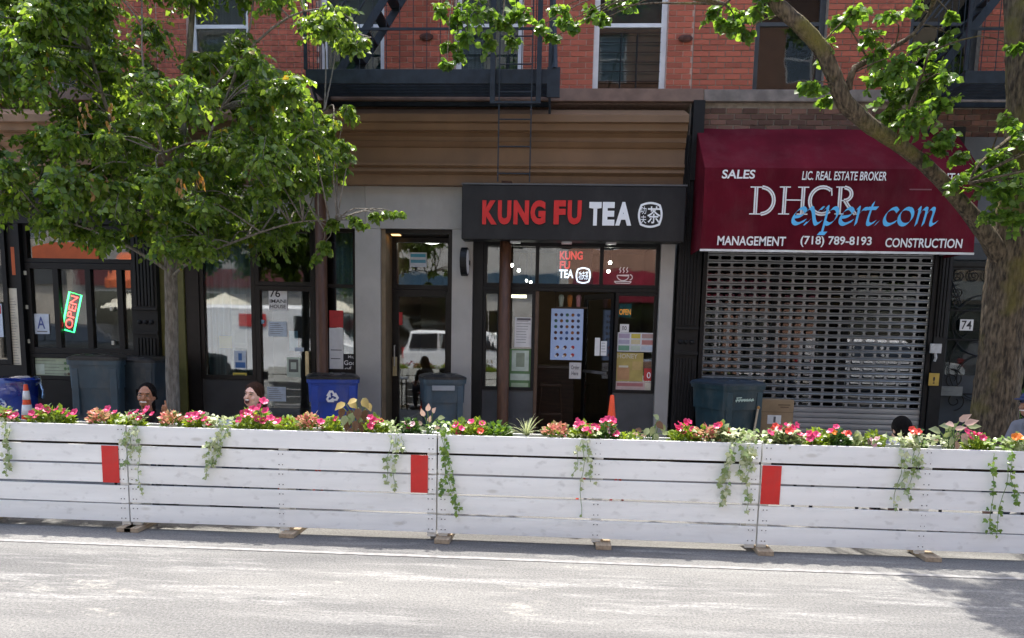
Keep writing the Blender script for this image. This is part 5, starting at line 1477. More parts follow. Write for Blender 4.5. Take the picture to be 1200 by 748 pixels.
for pts, r0 in (([(995, 105, TB-.6), (1002, 80, TB-.6), (1040, 60, TB-.5), (1080, 30, TB-.5), (1110, -30, TB-.4)], 4), ([(1060, 175, TB-.5), (1065, 140, TB-.5), (1075, 100, TB-.55), (1090, 60, TB-.6)], 3.5),
                ([(1196, 60, TB), (1240, -20, TB-.5), (1330, -100, TB-.9)], 9), ([(1192, 240, TB), (1215, 180, TB-.5), (1270, 120, TB-1)], 6), ([(925, -12, TB-.7), (880, -15, TB-.8), (850, 5, TB-.9)], 3),
                ([(1198, 150, TB), (1150, 190, TB-.5), (1135, 215, TB-.6)], 3)):
    a_, b_ = limb(lw(pts), [r0*k*(1-.7*i/(len(pts)-1)) for i in range(len(pts))], sub=4, wob=.01)
    MB().tube(a_, b_, 8).build("limb", BARK_B, tB, smooth=True); limbsB.append(a_)
bl = [(1060, 105, 28), (1035, 90, 20), (1085, 92, 22), (1075, 135, 22), (1100, 120, 18), (1055, 70, 20), (1045, 135, 16), (1028, 62, 14), (1090, 60, 14), (1113, 90, 10), (1112, 40, 9), (1118, 20, 8), (1020, 40, 12), (1105, 160, 14), (1090, 175, 12), (1125, 180, 12),
      (1170, 185, 24), (1150, 215, 20), (1192, 215, 26), (1135, 205, 14), (1165, 250, 14), (1195, 155, 18), (1195, 255, 14), (1190, 55, 8), (1120, 215, 10), (1178, 140, 10), (960, 106, 11), (972, 62, 12), (985, 22, 14), (1005, 12, 14), (965, 118, 7), (945, 100, 6),
      (868, 18, 19), (842, 8, 15), (890, 6, 14), (880, 38, 9), (857, 32, 9), (845, 25, 7), (910, 2, 12), (1040, 20, 10), (1065, 10, 12),
      (536, 18, 15), (560, 12, 16), (588, 30, 15), (548, 42, 11), (530, 50, 9), (524, 74, 6), (538, 66, 7), (612, 16, 14), (598, 48, 10), (632, 32, 10), (575, 48, 10), (660, 28, 9), (675, 30, 9), (690, 16, 11), (704, 24, 8), (722, 4, 10), (738, 8, 8), (648, 45, 6), (515, 8, 9), (655, 10, 8)]
blB = [(W(x, y, TB-.55+R.uniform(-.35, .3)), r*(TB-.5)/F, x) for x, y, r in bl]
for i in range(42):
    x, y = R.uniform(470, 1480), R.uniform(-330, -30)
    Y = TB-.4+R.uniform(-1.5, 1.2)
    c_ = W(x, y, Y)
    if x < 1180 and c_.y-c_.z/3.17 < 6.35: continue
    if x < 950 and R.random() < .6: continue
    blB.append((W(x, y, Y), R.uniform(22, 34)*Y/F, x))
for i in range(34):
    x, y = R.uniform(1235, 1480), R.uniform(-60, 250); Y = TB-.8+R.uniform(-1.6, .8)
    blB.append((W(x, y, Y), R.uniform(24, 34)*Y/F, x))
for i in range(26):
    blB.append((Vector((R.uniform(2.3, 4.2), R.uniform(6.1, 7.1), R.uniform(5.2, 6.0))), R.uniform(.2, .3), 1300))
boughs([(b_[0], b_[1]) for b_ in blB], limbsB, LEAF_B, BARK_B, tB, .068, per=11, droop=.45, ratio=1.12, tw_n=30)
# ---- shrub behind the big trunk
sh_ = thing("shrub", "dense green shrub behind the thick trunk at the right edge", "shrub", (W(1197, 480, 10.2).x, 10.2, SW))
P = []; D = []; N = []; S = []; c = W(1197, 490, 10.2)
for i in range(1500):
    d = Vector((R.gauss(0, 1), R.gauss(0, 1), R.gauss(0, 1))).normalized(); rr_ = R.uniform(.75, 1.05)
    q = Vector((c.x+.1+d.x*.38*rr_, c.y+d.y*.36*rr_, .62+d.z*.45*rr_))
    P.append(q); D.append(d+Vector((R.gauss(0, .4), R.gauss(0, .4), .3))); N.append(d+Vector((R.gauss(0, .4), R.gauss(0, .4), .6))); S.append(R.uniform(.03, .06))
leaves("foliage", LEAF_B, sh_, P, D, N, S)
MB().tube([(c.x+.1, c.y, SW), (c.x+.1, c.y, .5)], .03, 8).build("stem", BARK_B, sh_)
# ------------------------------------------------------------------ flowers and trailers in the planters
PYc = DF+.12
SOILZ = FT-.035
LIME = leaf_mat("lime_leaf", (.14, .22, .03), (.24, .32, .06), .35)
MIDG = leaf_mat("mid_green_leaf", (.06, .13, .02), (.13, .22, .05), .35)
DKG = leaf_mat("dark_green_leaf", (.03, .08, .015), (.06, .13, .03), .3)
VAR = leaf_mat("variegated_ivy_leaf", (.16, .25, .06), (.6, .62, .42), .3, None, (1.1, 1.1, .8))
IVYG = leaf_mat("green_ivy_leaf", (.07, .15, .02), (.2, .3, .06), .3)
SALM = leaf_mat("salmon_begonia", (.62, .17, .17), (.55, .46, .2), .35, None, (1, 1, 1))
MAROON_L = leaf_mat("maroon_coleus_leaf", (.07, .015, .02), (.2, .12, .05), .25, None, (1, 1, 1))
YELL = leaf_mat("yellow_coleus_leaf", (.32, .22, .05), (.45, .35, .12), .3, None, (1, 1, 1))
CALP = leaf_mat("pink_caladium_leaf", (.55, .27, .25), (.55, .45, .34), .3, None, (1, 1, 1))
CALG = leaf_mat("green_caladium_leaf", (.14, .22, .07), (.38, .4, .22), .3, None, (1, 1.05, .7))
SPID = leaf_mat("spider_plant_leaf", (.3, .4, .15), (.62, .64, .45), .3, None, (1, 1, .8))
STEMG = pm("green_stem", (.12, .2, .05), .6)
PINK = leaf_mat("hot_pink_petal", (.56, .02, .1), (.68, .06, .19), .25)
PINK2 = leaf_mat("pale_pink_petal", (.75, .3, .4), (.75, .55, .55), .25)
REDF = leaf_mat("red_petal", (.72, .03, .03), (.78, .1, .06), .25)
ORF = leaf_mat("orange_petal", (.8, .18, .02), (.8, .3, .04), .25)
for m_ in (PINK, PINK2, REDF, ORF):
    for n_ in m_.node_tree.nodes:
        if n_.type == 'MIX_RGB': n_.inputs[2].default_value = (1, 1, 1, 1)
def blossom_mesh():
    m = MB(); vs = [(0, 0, -.5)]; 
    for i in range(20):
        a = 2*math.pi*i/20; r = 1-.16*(1-abs(math.cos(2.5*a)))
        vs.append((.35*math.cos(a), .35*math.sin(a), -.05)); vs.append((r*math.cos(a), r*math.sin(a), .1+.12*math.cos(5*a)))
    fs = []
    for i in range(20):
        j = (i+1) % 20; a0, a1, b0, b1 = 1+2*i, 2+2*i, 1+2*j, 2+2*j
        fs += [(0, a0, b0), (a0, a1, b1, b0)]
    return vs, fs
bv, bf = blossom_mesh(); bl_me = {}
def blossom(par, c, r, mat, d):
    if mat.name not in bl_me:
        me = bpy.data.meshes.new("blossom"); me.from_pydata(bv, [], bf); me.materials.append(mat); me.shade_smooth(); bl_me[mat.name] = me
    o = bpy.data.objects.new("blossom", bl_me[mat.name]); col.objects.link(o); o.parent = par
    o.location = Vector(c)-wloc[par.name]; o.scale = (r, r, r)
    o.rotation_euler = Vector(d).to_track_quat('Z', 'Y').to_euler()
    return o
def base_at(px, Y=PYc):
    q = W(px, 510, Y); return Vector((q.x, Y, SOILZ))
PX = PYc/F
def mound(par, c, wd, h, mat, n, sz, up=.6, ratio=.8, name="foliage"):
    P = []; D = []; N = []; S = []
    for i in range(n):
        a = R.uniform(0, 6.283); rr_ = math.sqrt(R.random()); t = R.random()
        q = c+Vector((wd*rr_*math.cos(a), min(.075, wd)*rr_*math.sin(a), h*(1-rr_*rr_*.6)*t))
        P.append(q); D.append((math.cos(a)*rr_+R.gauss(0, .4), math.sin(a)*rr_+R.gauss(0, .4)-.15, up+R.gauss(0, .4))); N.append((R.gauss(0, .5), R.gauss(0, .5)-.5, 1)); S.append(sz*R.uniform(.6, 1.3))
    return leaves(name, mat, par, P, D, N, S, ratio)
def fpx(px, py, Y): return W(px, py, Y)

def petunia(px, wpx, label, fl, mat=PINK, leaf=LIME, hpx=16, r=.03, sz=.04, n=170):
    c = base_at(px); t_ = thing("petunia", label, "flower", c, "flowers growing in the planter fence")
    mound(t_, c+Vector((0, 0, .01)), wpx*PX/2, hpx*PX*.85+.05, leaf, int(n*1.5), sz)
    st = MB()
    for (fx_, fy_, *m2) in fl:
        Y = PYc-R.uniform(.02, .12); q = W(fx_, fy_, Y)
        st.tube([c+Vector(((q.x-c.x)*.4, 0, .02)), q.lerp(c, .35)+Vector((0, 0, .02)), q-Vector((0, 0, .012))], .003, 4)
        blossom(t_, q, r*R.uniform(.85, 1.15), m2[0] if m2 else mat, (R.gauss(0, .45), -.75+R.gauss(0, .3), .75))
    st.build("stem", STEMG, t_)
    return t_
def begonia(px, wpx, label, hpx=13, mat=SALM):
    c = base_at(px); t_ = thing("begonia", label, "flower", c, "flowers growing in the planter fence")
    mound(t_, c+Vector((0, 0, .02)), wpx*PX/2, hpx*PX*.8+.05, MIDG, 80, .04)
    mound(t_, c+Vector((0, -.02, .05)), wpx*PX/2, hpx*PX*.8+.04, mat, 140, .036, name="blossom_cluster")
def green(px, wpx, label, mat=LIME, hpx=12, n=140, sz=.035, nm="bedding_plant"):
    c = base_at(px); t_ = thing(nm, label, "plant", c, "flowers growing in the planter fence")
    mound(t_, c, wpx*PX/2, hpx*PX*.8+.06, mat, int(n*1.4), sz)
    MB().tube([c, c+Vector((0, 0, .08))], .004, 5).build("stem", STEMG, t_)
IV = np.array([(0, 0, 0), (.05, .38, .03), (.42, .5, .05), (.55, .2, .03), (1, 0, -.08), (.55, -.2, .03), (.42, -.5, .05), (.05, -.38, .03), (.35, 0, 0)])
IVF = [(0, 8, 2, 1), (8, 3, 2), (8, 4, 3), (0, 7, 6, 8), (8, 6, 5), (8, 5, 4)]
def ivy(px, label, strands, mat=VAR, top=0, tw=14, sz=.04):
    c = base_at(px); t_ = thing("trailing_ivy", label, "ivy", c, "ivy trailing over the fence boards")
    P = []; D = []; N = []; S = []; st = MB()
    for (x0, x1, ye, dens) in strands:
        a = W(x0, 512, DF+.05); a.z = FT+.012
        pts = [c+Vector(((a.x-c.x)*.5, -.02, .03)), a, W(x0+(x1-x0)*.1, 530, DF-.022)]
        pts[2].z = FT-.03
        e = W(x1, ye, DF-.022); nseg = 8
        for j in range(1, nseg+1):
            t = j/nseg; q = pts[2].lerp(e, t); q.x += .012*math.sin(t*9+x0); q.y = DF-.02-.012*abs(math.sin(t*6)); pts.append(q)
        st.tube(pts, .0022, 4)
        ln = (pts[2]-e).length; m = int(dens*(ln+.15)/.02)
        for i in range(m):
            t = R.random()**.85*(len(pts)-1.01); i0 = int(t); q = pts[i0].lerp(pts[i0+1], t-i0)
            P.append(q+Vector((R.gauss(0, .012), -abs(R.gauss(0, .014)) if i0 > 1 else R.gauss(0, .01), R.gauss(0, .006)+(.02 if i0 < 2 else 0))))
            D.append((R.gauss(0, .8), -.25+R.gauss(0, .3), -.8+R.gauss(0, .4))); N.append((R.gauss(0, .4), -1, .35+R.gauss(0, .3))); S.append(sz*R.uniform(.55, 1.15))
    if top:
        for i in range(top):
            P.append(c+Vector((R.gauss(0, tw*PX*.5), R.uniform(-.12, .05), R.uniform(.05, .13)))); D.append((R.gauss(0, .7), -.5, R.gauss(-.1, .5))); N.append((R.gauss(0, .5), -.7, 1)); S.append(sz*R.uniform(.7, 1.2))
    st.build("vine", STEMG, t_); leaves("ivy_leaves", mat, t_, P, D, N, S, 1.0, IV, IVF)
def big_leaf_plant(px, label, nm, lv, sz, ratio=.75):
    c = base_at(px); t_ = thing(nm, label, "plant", c, "flowers growing in the planter fence")
    by = {}; st = MB()
    for (x, y, dx, dz, mat, s) in lv:
        q = W(x, y, PYc-R.uniform(-.04, .08)); d = Vector((dx, -.35, dz)).normalized()
        st.tube([c+Vector(((q.x-c.x)*.2, 0, 0)), c.lerp(q, .6)+Vector((0, .02, .03)), q], .0035, 5)
        by.setdefault(mat, []).append((q, d, (R.gauss(0, .3), -.9, .5), sz*s))
    st.build("stem", STEMG, t_)
    for mat, l in by.items():
        for q, d, n_, s in l: leaves("leaf", mat, t_, [q], [d], [n_], [s], ratio)
    return t_
petunia(8, 26, "pink petunia at the left picture edge beside the trailing white ivy", [(3, 484), (10, 483), (18, 486), (13, 489)])
ivy(10, "white edged ivy trailing at the left picture edge", [(8, 12, 548, 1.2), (14, 8, 558, 1.0)], top=40)
petunia(62, 54, "broad pink petunia beside the striped cone", [(46, 477), (37, 484), (50, 486), (58, 482), (66, 479), (74, 482), (80, 486), (87, 483), (42, 488), (55, 480)], n=300, hpx=20)
begonia(118, 24, "salmon begonia left of the first fence seam")
petunia(150, 44, "pink petunia in front of the woman giving thumbs up", [(126, 479), (134, 483), (152, 486), (160, 482), (156, 489), (168, 484), (172, 479), (178, 485), (163, 490)], n=200, hpx=9)
ivy(158, "white leaved ivy trailing over the first fence seam", [(160, 148, 545, 1.3), (162, 165, 578, .8), (153, 146, 520, 1.6)], top=45, tw=20)
begonia(203, 26, "yellow and pink begonia left of the petunia by the slender trunk", mat=SALM)
petunia(232, 32, "hot pink petunia just right of the slender trunk", [(221, 487), (228, 486), (235, 484), (240, 491), (230, 489), (224, 491), (246, 496)], r=.036)
ivy(257, "pale ivy cascading left of the laughing woman", [(262, 241, 560, 1.6), (266, 252, 545, 1.5), (258, 240, 535, 1.4)], top=70, tw=26)
petunia(298, 48, "tall hot pink petunia in front of the laughing woman", [(309, 470), (303, 477), (296, 479), (291, 483), (286, 485), (311, 481), (280, 492), (302, 491), (308, 493), (317, 490), (325, 494), (298, 487)], hpx=22, n=280, r=.034)
green(337, 28, "bright green bedding plant right of the laughing woman", hpx=14, n=170)
begonia(364, 30, "salmon begonia in front of the blue recycling bin", 16)
petunia(389, 20, "single bloom petunia in front of the blue recycling bin", [(393, 491), (376, 494)], n=110)
big_leaf_plant(418, "wilted yellow and maroon coleus in front of the blue recycling bin", "coleus",
    [(404, 472, -.5, -.4, YELL, 1.2), (410, 470, .5, -.4, YELL, 1.2), (418, 468, -.6, -.3, YELL, 1), (425, 467, .4, -.5, YELL, 1.3), (430, 472, .5, -.8, YELL, 1), (402, 478, -.2, -1, MAROON_L, 1.1), (410, 480, .2, -1, MAROON_L, 1.3), (420, 478, 0, -1, MAROON_L, 1.3), (428, 480, .1, -1, MAROON_L, 1.4),
     (408, 492, -.1, -1, MAROON_L, 1.2), (416, 493, .2, -1, MAROON_L, 1.1), (424, 494, .1, -1, MAROON_L, 1.2), (430, 490, .3, -1, MAROON_L, 1), (413, 484, -.2, -1, CALG, 1.2), (405, 487, -.2, -1, CALG, 1.1), (421, 486, .3, -1, CALG, 1.1), (427, 501, .1, -1, MAROON_L, .9), (412, 501, -.1, -1, MAROON_L, .9)], .085)
petunia(441, 30, "pink petunia right of the wilted coleus", [(434, 489), (437, 494), (446, 493), (434, 500), (440, 492)])
ivy(457, "thin white edged ivy left of the second red patch", [(459, 452, 566, 1.0), (464, 462, 575, .9), (470, 475, 530, .6)], top=40, tw=18)
petunia(481, 20, "pink and white impatiens left of the pink caladium", [(477, 496, PINK2), (483, 497, PINK2), (480, 499)], leaf=DKG, n=100, sz=.045)
big_leaf_plant(502, "pink leaved caladium in front of the slate bin", "caladium", [(497, 488, -.3, .9, CALP, 1.0), (501, 482, .2, .9, CALP, 1.0), (507, 484, .3, .5, CALP, .9), (513, 490, .7, .1, CALG, 1.0), (495, 497, -.6, .2, CALP, .9), (503, 495, .2, .8, CALP, .9), (499, 503, -.5, .1, CALG, .9), (509, 502, .5, .1, CALP, .9), (515, 504, .6, .2, CALG, .9)], .07)
ivy(521, "long green ivy hanging at the second fence seam", [(516, 534, 605, .9), (524, 518, 580, .8), (519, 538, 600, .9)], mat=IVYG, top=40, tw=20)
petunia(540, 22, "pink petunia above the long green ivy", [(534, 498), (537, 507), (541, 502)], n=120)
petunia(558, 26, "petunia with two blooms left of the brown column foot", [(552, 494), (565, 496), (563, 505, REDF)])
green(584, 30, "low green plant with small orange blooms before the brown column", mat=MIDG, hpx=14, n=190, sz=.04)
# spider plant
c = base_at(617); t_ = thing("spider_plant", "spiky pale spider plant in front of the tea shop doorway", "plant", c, "flowers growing in the planter fence")
for i in range(46):
    a = R.uniform(0, 6.283); ln = R.uniform(.13, .2); el = R.uniform(.35, 1.35); m = MB(); vs = []
    dx, dy = math.cos(a), .55*math.sin(a)-.25
    for j in range(6):
        t = j/5; r = ln*t; z = ln*math.sin(el)*t*1.35-.1*t*t*(1.4-el*.6); wv = .0075*(1-t**3)+.0006
        vs += [(c.x+dx*r*math.cos(el)*1.4-dy*wv, c.y+dy*r+dx*wv, c.z+.03+z), (c.x+dx*r*math.cos(el)*1.4+dy*wv, c.y+dy*r-dx*wv, c.z+.03+z)]
    m.add(vs, [(2*j, 2*j+1, 2*j+3, 2*j+2) for j in range(5)]).build("blade", SPID, t_)
begonia(651, 28, "salmon begonia right of the spider plant", 11)
petunia(684, 30, "pink petunia above the ivy before the open shop door", [(677, 493), (682, 496), (676, 498), (686, 503), (691, 505), (696, 500)], n=210)
ivy(687, "sparse ivy with a long strand below the open shop door", [(681, 672, 560, .5), (688, 693, 565, 1.0), (684, 680, 605, .35)], top=35, tw=18)
petunia(710, 28, "pink petunia at the foot of the plain orange cone", [(706, 493), (713, 491), (716, 505, PINK2), (722, 508), (699, 501), (719, 492)], leaf=DKG)
green(738, 26, "small lime plant right of the plain orange cone", hpx=7, n=90)
big_leaf_plant(764, "curled coleus with a dark red tip before the grey pilaster", "coleus", [(770, 494, .4, -.5, MAROON_L, 1.2), (772, 491, -.4, .3, CALG, 1), (776, 497, .2, -1, CALG, 1.1), (766, 500, -.3, -.9, CALG, 1.2), (760, 502, -.4, -.6, CALG, 1.1), (752, 505, -.6, .2, MAROON_L, .9), (757, 510, -.5, -.1, MAROON_L, .9), (768, 508, .2, -.8, CALG, 1), (748, 509, -.6, .1, CALP, .8), (776, 508, .6, .1, CALG, .9)], .07)
petunia(802, 34, "pink petunia left of the dark teal bin", [(793, 500), (798, 497), (804, 495), (808, 494), (801, 507), (811, 503), (796, 502)], n=210)
begonia(826, 30, "orange salmon begonia in front of the dark teal bin", 12)
petunia(846, 26, "coral impatiens with pale leaves before the dark teal bin", [(843, 498, REDF), (840, 499), (852, 505, REDF), (855, 506, REDF)], leaf=CALG, hpx=18, n=120, sz=.055)
ivy(866, "large bright ivy spilling at the third fence seam", [(856, 846, 592, 1.4), (862, 842, 570, 1.5), (872, 866, 560, 1.7), (880, 874, 600, 1.2), (884, 870, 545, 1.8)], mat=VAR, top=110, tw=44, sz=.045)
petunia(918, 40, "coral pink impatiens below the cardboard box", [(905, 504, REDF), (909, 499, REDF), (915, 502), (922, 498), (930, 501), (925, 505, REDF), (903, 507), (934, 498), (938, 509)], leaf=CALG, hpx=18, n=190, sz=.055)
petunia(956, 34, "pink petunia below the solid shutter slats", [(948, 508), (953, 510), (950, 513), (957, 509)], r=.036)
petunia(980, 26, "red and pink impatiens left of the hooded person", [(973, 505), (977, 506, ORF), (980, 500), (990, 507, REDF), (994, 508, REDF)], leaf=DKG)
green(1008, 20, "pale green leafy plant left of the hooded person", mat=CALG, hpx=10, n=60, sz=.05)
petunia(1025, 20, "pale pink flower cluster in front of the hooded person", [(1019, 519, PINK2), (1024, 521, PINK2), (1027, 515, PINK2), (1022, 516, PINK2)], n=70)
ivy(1058, "large pale ivy spilling in front of the hooded person", [(1060, 1046, 596, .45), (1064, 1056, 570, 1.1), (1072, 1064, 585, 1.0), (1078, 1074, 560, 1.2)], mat=VAR, top=100, tw=40, sz=.045)
petunia(1074, 16, "red geranium right of the hooded person", [(1069, 503, REDF), (1073, 505, REDF), (1076, 506, REDF), (1071, 506, REDF)], leaf=DKG, n=60, hpx=20)
big_leaf_plant(1114, "large pink and green caladium left of the thick trunk", "caladium", [(1112, 500, -.8, .1, CALG, 1.2), (1118, 498, -.7, .1, CALP, 1.2), (1124, 494, .5, .5, CALP, 1.3), (1130, 497, .7, .3, CALP, 1.3), (1134, 500, .8, .1, CALG, 1.2), (1102, 506, -.8, .2, CALG, 1.5), (1108, 505, .3, .4, CALG, 1.3), (1122, 506, -.2, -1, CALP, 1.2), (1128, 508, .3, -1, CALP, 1.2), (1116, 512, -.3, -.9, CALG, 1.1), (1100, 516, -.7, .1, CALP, .9), (1121, 517, 0, -1, CALP, 1), (1110, 519, -.5, -.3, CALG, .9), (1094, 517, -.8, .1, CALG, .8), (1106, 512, .2, .3, CALG, 1), (1119, 503, .6, .2, CALP, 1), (1126, 514, .5, -.5, CALG, 1), (1132, 508, .6, -.4, CALP, 1)], .078, .62)
petunia(1146, 28, "bright pink petunia at the foot of the thick trunk", [(1133, 505), (1138, 513), (1146, 509), (1152, 513), (1142, 507)], n=170)
ivy(1170, "sparse green ivy hanging at the right below the thick trunk", [(1166, 1160, 625, .8), (1182, 1190, 590, .7), (1186, 1166, 628, .6)], mat=IVYG, top=45, tw=34)
petunia(1194, 26, "orange marigold at the right picture edge", [(1193, 511, ORF), (1196, 513, ORF), (1190, 512, ORF)], mat=ORF, leaf=VAR, n=130, sz=.045)
# ------------------------------------------------------------------ people
def remesh(mb, name, mat, parent, voxel=.0065, sm=4, origin=None):
    o = mb.build(name, mat, parent, origin=origin)
    md = o.modifiers.new("r", 'REMESH'); md.mode = 'VOXEL'; md.voxel_size = voxel
    s = o.modifiers.new("s", 'SMOOTH'); s.iterations = sm; s.factor = .5
    dg = bpy.context.evaluated_depsgraph_get(); me = bpy.data.meshes.new_from_object(o.evaluated_get(dg))
    o.modifiers.clear(); old = o.data; o.data = me; me.name = name; bpy.data.meshes.remove(old)
    me.shade_smooth()
    if not me.materials: me.materials.append(mat)
    return o
def cap(mb, a, b_, ra, rb, n=12):
    a, b_ = Vector(a), Vector(b_)
    mb.ell(a, ra, n, 8); mb.ell(b_, rb, n, 8); mb.tube([a, a.lerp(b_, .5), b_], [ra, (ra+rb)/2, rb], n)
def basis(f, u=Vector((0, 0, 1))):
    f = Vector(f).normalized(); l = u.cross(f).normalized(); u2 = f.cross(l).normalized()
    return f, l, u2, Matrix((l, f, u2)).transposed()
def hand(mb, wrist, d, palm, thumb_dir, curl=.6, thumb_out=1.0, s=1.0):
    """palm with four unequal bent fingers and a thumb leaving its side"""
    d = Vector(d).normalized(); palm = Vector(palm).normalized(); th = Vector(thumb_dir).normalized()
    c = Vector(wrist)+d*.045*s
    M = Matrix((th, palm, d)).transposed()
    mb.ell(c, (.04*s, .016*s, .048*s), 12, 8, M)
    for i, ln in enumerate((.07, .08, .075, .058)):
        root = c+d*.036*s+th*(.03-.02*i)*s
        a = curl*1.1; p1 = root+(d*math.cos(a)+palm*math.sin(a))*ln*.45*s
        a2 = curl*2.3; p2 = p1+(d*math.cos(a2)+palm*math.sin(a2))*ln*.32*s
        a3 = curl*3.3; p3 = p2+(d*math.cos(a3)+palm*math.sin(a3))*ln*.25*s
        cap(mb, root, p1, .0095*s, .0088*s, 8); cap(mb, p1, p2, .0088*s, .008*s, 8); cap(mb, p2, p3, .008*s, .007*s, 8)
    t0 = c-d*.015*s+th*.034*s; t1 = t0+(th*.8+d*.45).normalized()*.036*s*thumb_out; t2 = t1+th*.034*s*thumb_out+palm*.004*s
    cap(mb, t0, t1, .0125*s, .0105*s, 8); cap(mb, t1, t2, .0105*s, .0085*s, 8)

def person(label, head, face, body, skin, top_mat, leg_mat, lean=.17, left_arm=None, right_arm=None, up=(0, 0, 1), seat=.44, hair=None, laugh=False, sleeve=.55, hood=False, thumbs=False, neck=.145):
    head = Vector(head); bd = Vector(body); bd.z = 0; bd.normalize(); sd = Vector((0, 0, 1)).cross(bd)
    f, l, u, M = basis(face, Vector(up))
    base = Vector((head.x-bd.x*lean, head.y-bd.y*lean, 0))
    root = thing("person", label, "person", base)
    nb = head-u*.13-f*.035; nb.z = head.z-neck
    ch = nb-Vector((0, 0, .15))-bd*(.05+lean*.2)
    pe = Vector((base.x, base.y, seat+.06))
    B = MB()
    MR = Matrix((sd, bd, Vector((0, 0, 1)))).transposed()
    cap(B, pe, ch, .115, .115); B.ell(pe, (.165, .12, .1), 16, 10, MR); B.ell(ch, (.155, .105, .15), 16, 10, MR)
    cap(B, ch+Vector((0, 0, .08)), nb, .075, .05); cap(B, nb, head-u*.07, .046, .046)
    B.ell(head+u*.012-f*.008, (.073, .092, .102), 20, 14, M); B.ell(head-u*.058+f*.026, (.052, .058, .056), 16, 10, M)
    B.ell(head-u*.012+f*.092, (.0125, .02, .022), 10, 8, M); B.ell(head-u*.024+f*.102, (.016, .011, .01), 10, 8, M)
    B.ell(head+u*.03+f*.076, (.05, .014, .01), 10, 6, M)
    for s in (-1, 1):
        B.ell(head+l*s*.074-u*.008-f*.008, (.009, .02, .03), 8, 8, M)
        B.ell(head+l*s*.036-u*.03+f*.062, (.022, .02, .02), 8, 8, M)
    T = MB(); cap(T, pe+Vector((0, 0, .02)), ch, .125, .125); T.ell(pe, (.172, .127, .1), 16, 10, MR); T.ell(ch, (.165, .115, .158), 16, 10, MR); cap(T, ch+Vector((0, 0, .07)), nb-Vector((0, 0, .045)), .1, .07)
    Lg = MB()
    for s, arm in ((1, left_arm), (-1, right_arm)):
        sh = nb-Vector((0, 0, .075))+sd*s*.15-bd*.02
        if arm: el, wr = Vector(arm[0]), Vector(arm[1])
        else: el = sh+Vector((0, 0, -.25))+bd*.07+sd*s*.05; wr = el+bd*.2-sd*s*.1+Vector((0, 0, .03))
        cap(B, ch+Vector((0, 0, .09))+sd*s*.08, sh, .06, .05); cap(B, sh, el, .046, .037); cap(B, el, wr, .037, .025)
        cap(T, ch+Vector((0, 0, .09))+sd*s*.08, sh, .075, .06); cap(T, sh, sh.lerp(el, sleeve), .058, .052)
        if sleeve >= 1: cap(T, el, wr, .05, .036)
        fa = (wr-el).normalized()
        if thumbs and s == 1:
            hand(B, wr, (fa+Vector((-.3, -.2, .2))).normalized(), Vector((-1, .1, 0)), Vector((0, -.12, 1)), curl=1.15, thumb_out=1.35, s=1.02)
        else: hand(B, wr, fa, Vector((0, 0, -1)) if abs(fa.z) < .8 else bd, -sd*s, curl=.35)
        hp = pe+sd*s*.09-Vector((0, 0, .03)); kn = hp+bd*.4+Vector((0, 0, .02)); an = Vector((kn.x, kn.y, .09))-bd*.02
        cap(B, hp, kn, .075, .052); cap(B, kn, an, .05, .035); cap(B, an-Vector((0, 0, .05)), an+bd*.13-Vector((0, 0, .055)), .034, .028)
        cap(Lg, hp, kn, .085, .062); cap(Lg, kn, an+Vector((0, 0, .05)), .06, .048)
    body_o = remesh(B, "body", skin, root)
    remesh(T, "hoodie" if hood else "shirt", top_mat, root, .01, 5)
    remesh(Lg, "trousers", leg_mat, root, .012, 3)
    for s in (-1, 1):
        shn = MB(); kn = pe+sd*s*.09+bd*.4; an = Vector((kn.x, kn.y, .045))
        cap(shn, an-bd*.03, an+bd*.14-Vector((0, 0, .005)), .042, .036); remesh(shn, "shoe", IRON, root, .012, 2)
    if hair != 'none_face':
        ew = pm("eye_white", (.22, .19, .17), .4); ed_ = pm("eye_dark", (.02, .012, .008), .2); lip = pm("lip_"+skin.name, tuple(min(1, c*k_) for c, k_ in zip(skin_rgb[skin.name], (.9, .6, .62))), .45)
        for s in (-1, 1):
            e = head+l*s*.031+u*.006+f*.083
            if laugh:
                MB().tube([e-l*.014+f*.004, e+u*.004+f*.006, e+l*.014+f*.002], .0042, 5).build("closed_eye", ed_, root)
            else:
                MB().ell(e, (.011, .006, .0045), 10, 8, M).build("eye", ew, root, smooth=True); MB().ell(e+f*.003, (.0062, .005, .0048), 8, 6, M).build("iris", ed_, root, smooth=True)
            MB().tube([e-l*s*.012+u*.02+f*.006, e+u*.024+f*.007, e+l*s*.02+u*.018-f*.004], .0042, 5).build("eyebrow", ed_, root)
        mo = head-u*.053+f*.088
        if laugh:
            MB().ell(mo-u*.006, (.024, .012, .022), 14, 10, M).build("open_mouth", pm("mouth_dark", (.06, .01, .01), .5), root, smooth=True)
            MB().ell(mo+u*.008+f*.005, (.02, .01, .007), 12, 8, M).build("teeth", pm("teeth_white", (.75, .73, .68), .3), root, smooth=True)
            MB().tube([mo+l*.027*math.cos(a)+u*(-.005+.025*math.sin(a))+f*.006*(1-abs(math.cos(a))) for a in [6.283*i/18 for i in range(19)]], .003, 6).build("lips", lip, root, smooth=True)
        else:
            MB().ell(mo, (.03, .009, .0095), 14, 8, M).build("teeth", pm("teeth_white", (.75, .73, .68), .3), root, smooth=True)
            for sg in (-1, 1): MB().tube([mo+l*x*.033+u*(sg*.009*(1-x*x)+.007*x*x)+f*(.007*(1-x*x)-.006*abs(x)) for x in (-1, -.6, -.2, .2, .6, 1)], .003, 6).build("lips", lip, root, smooth=True)
    return root, (f, l, u, M)
skin_rgb = {"brown_skin": (.33, .145, .075), "fair_skin": (.66, .4, .31), "tan_skin": (.4, .22, .15)}
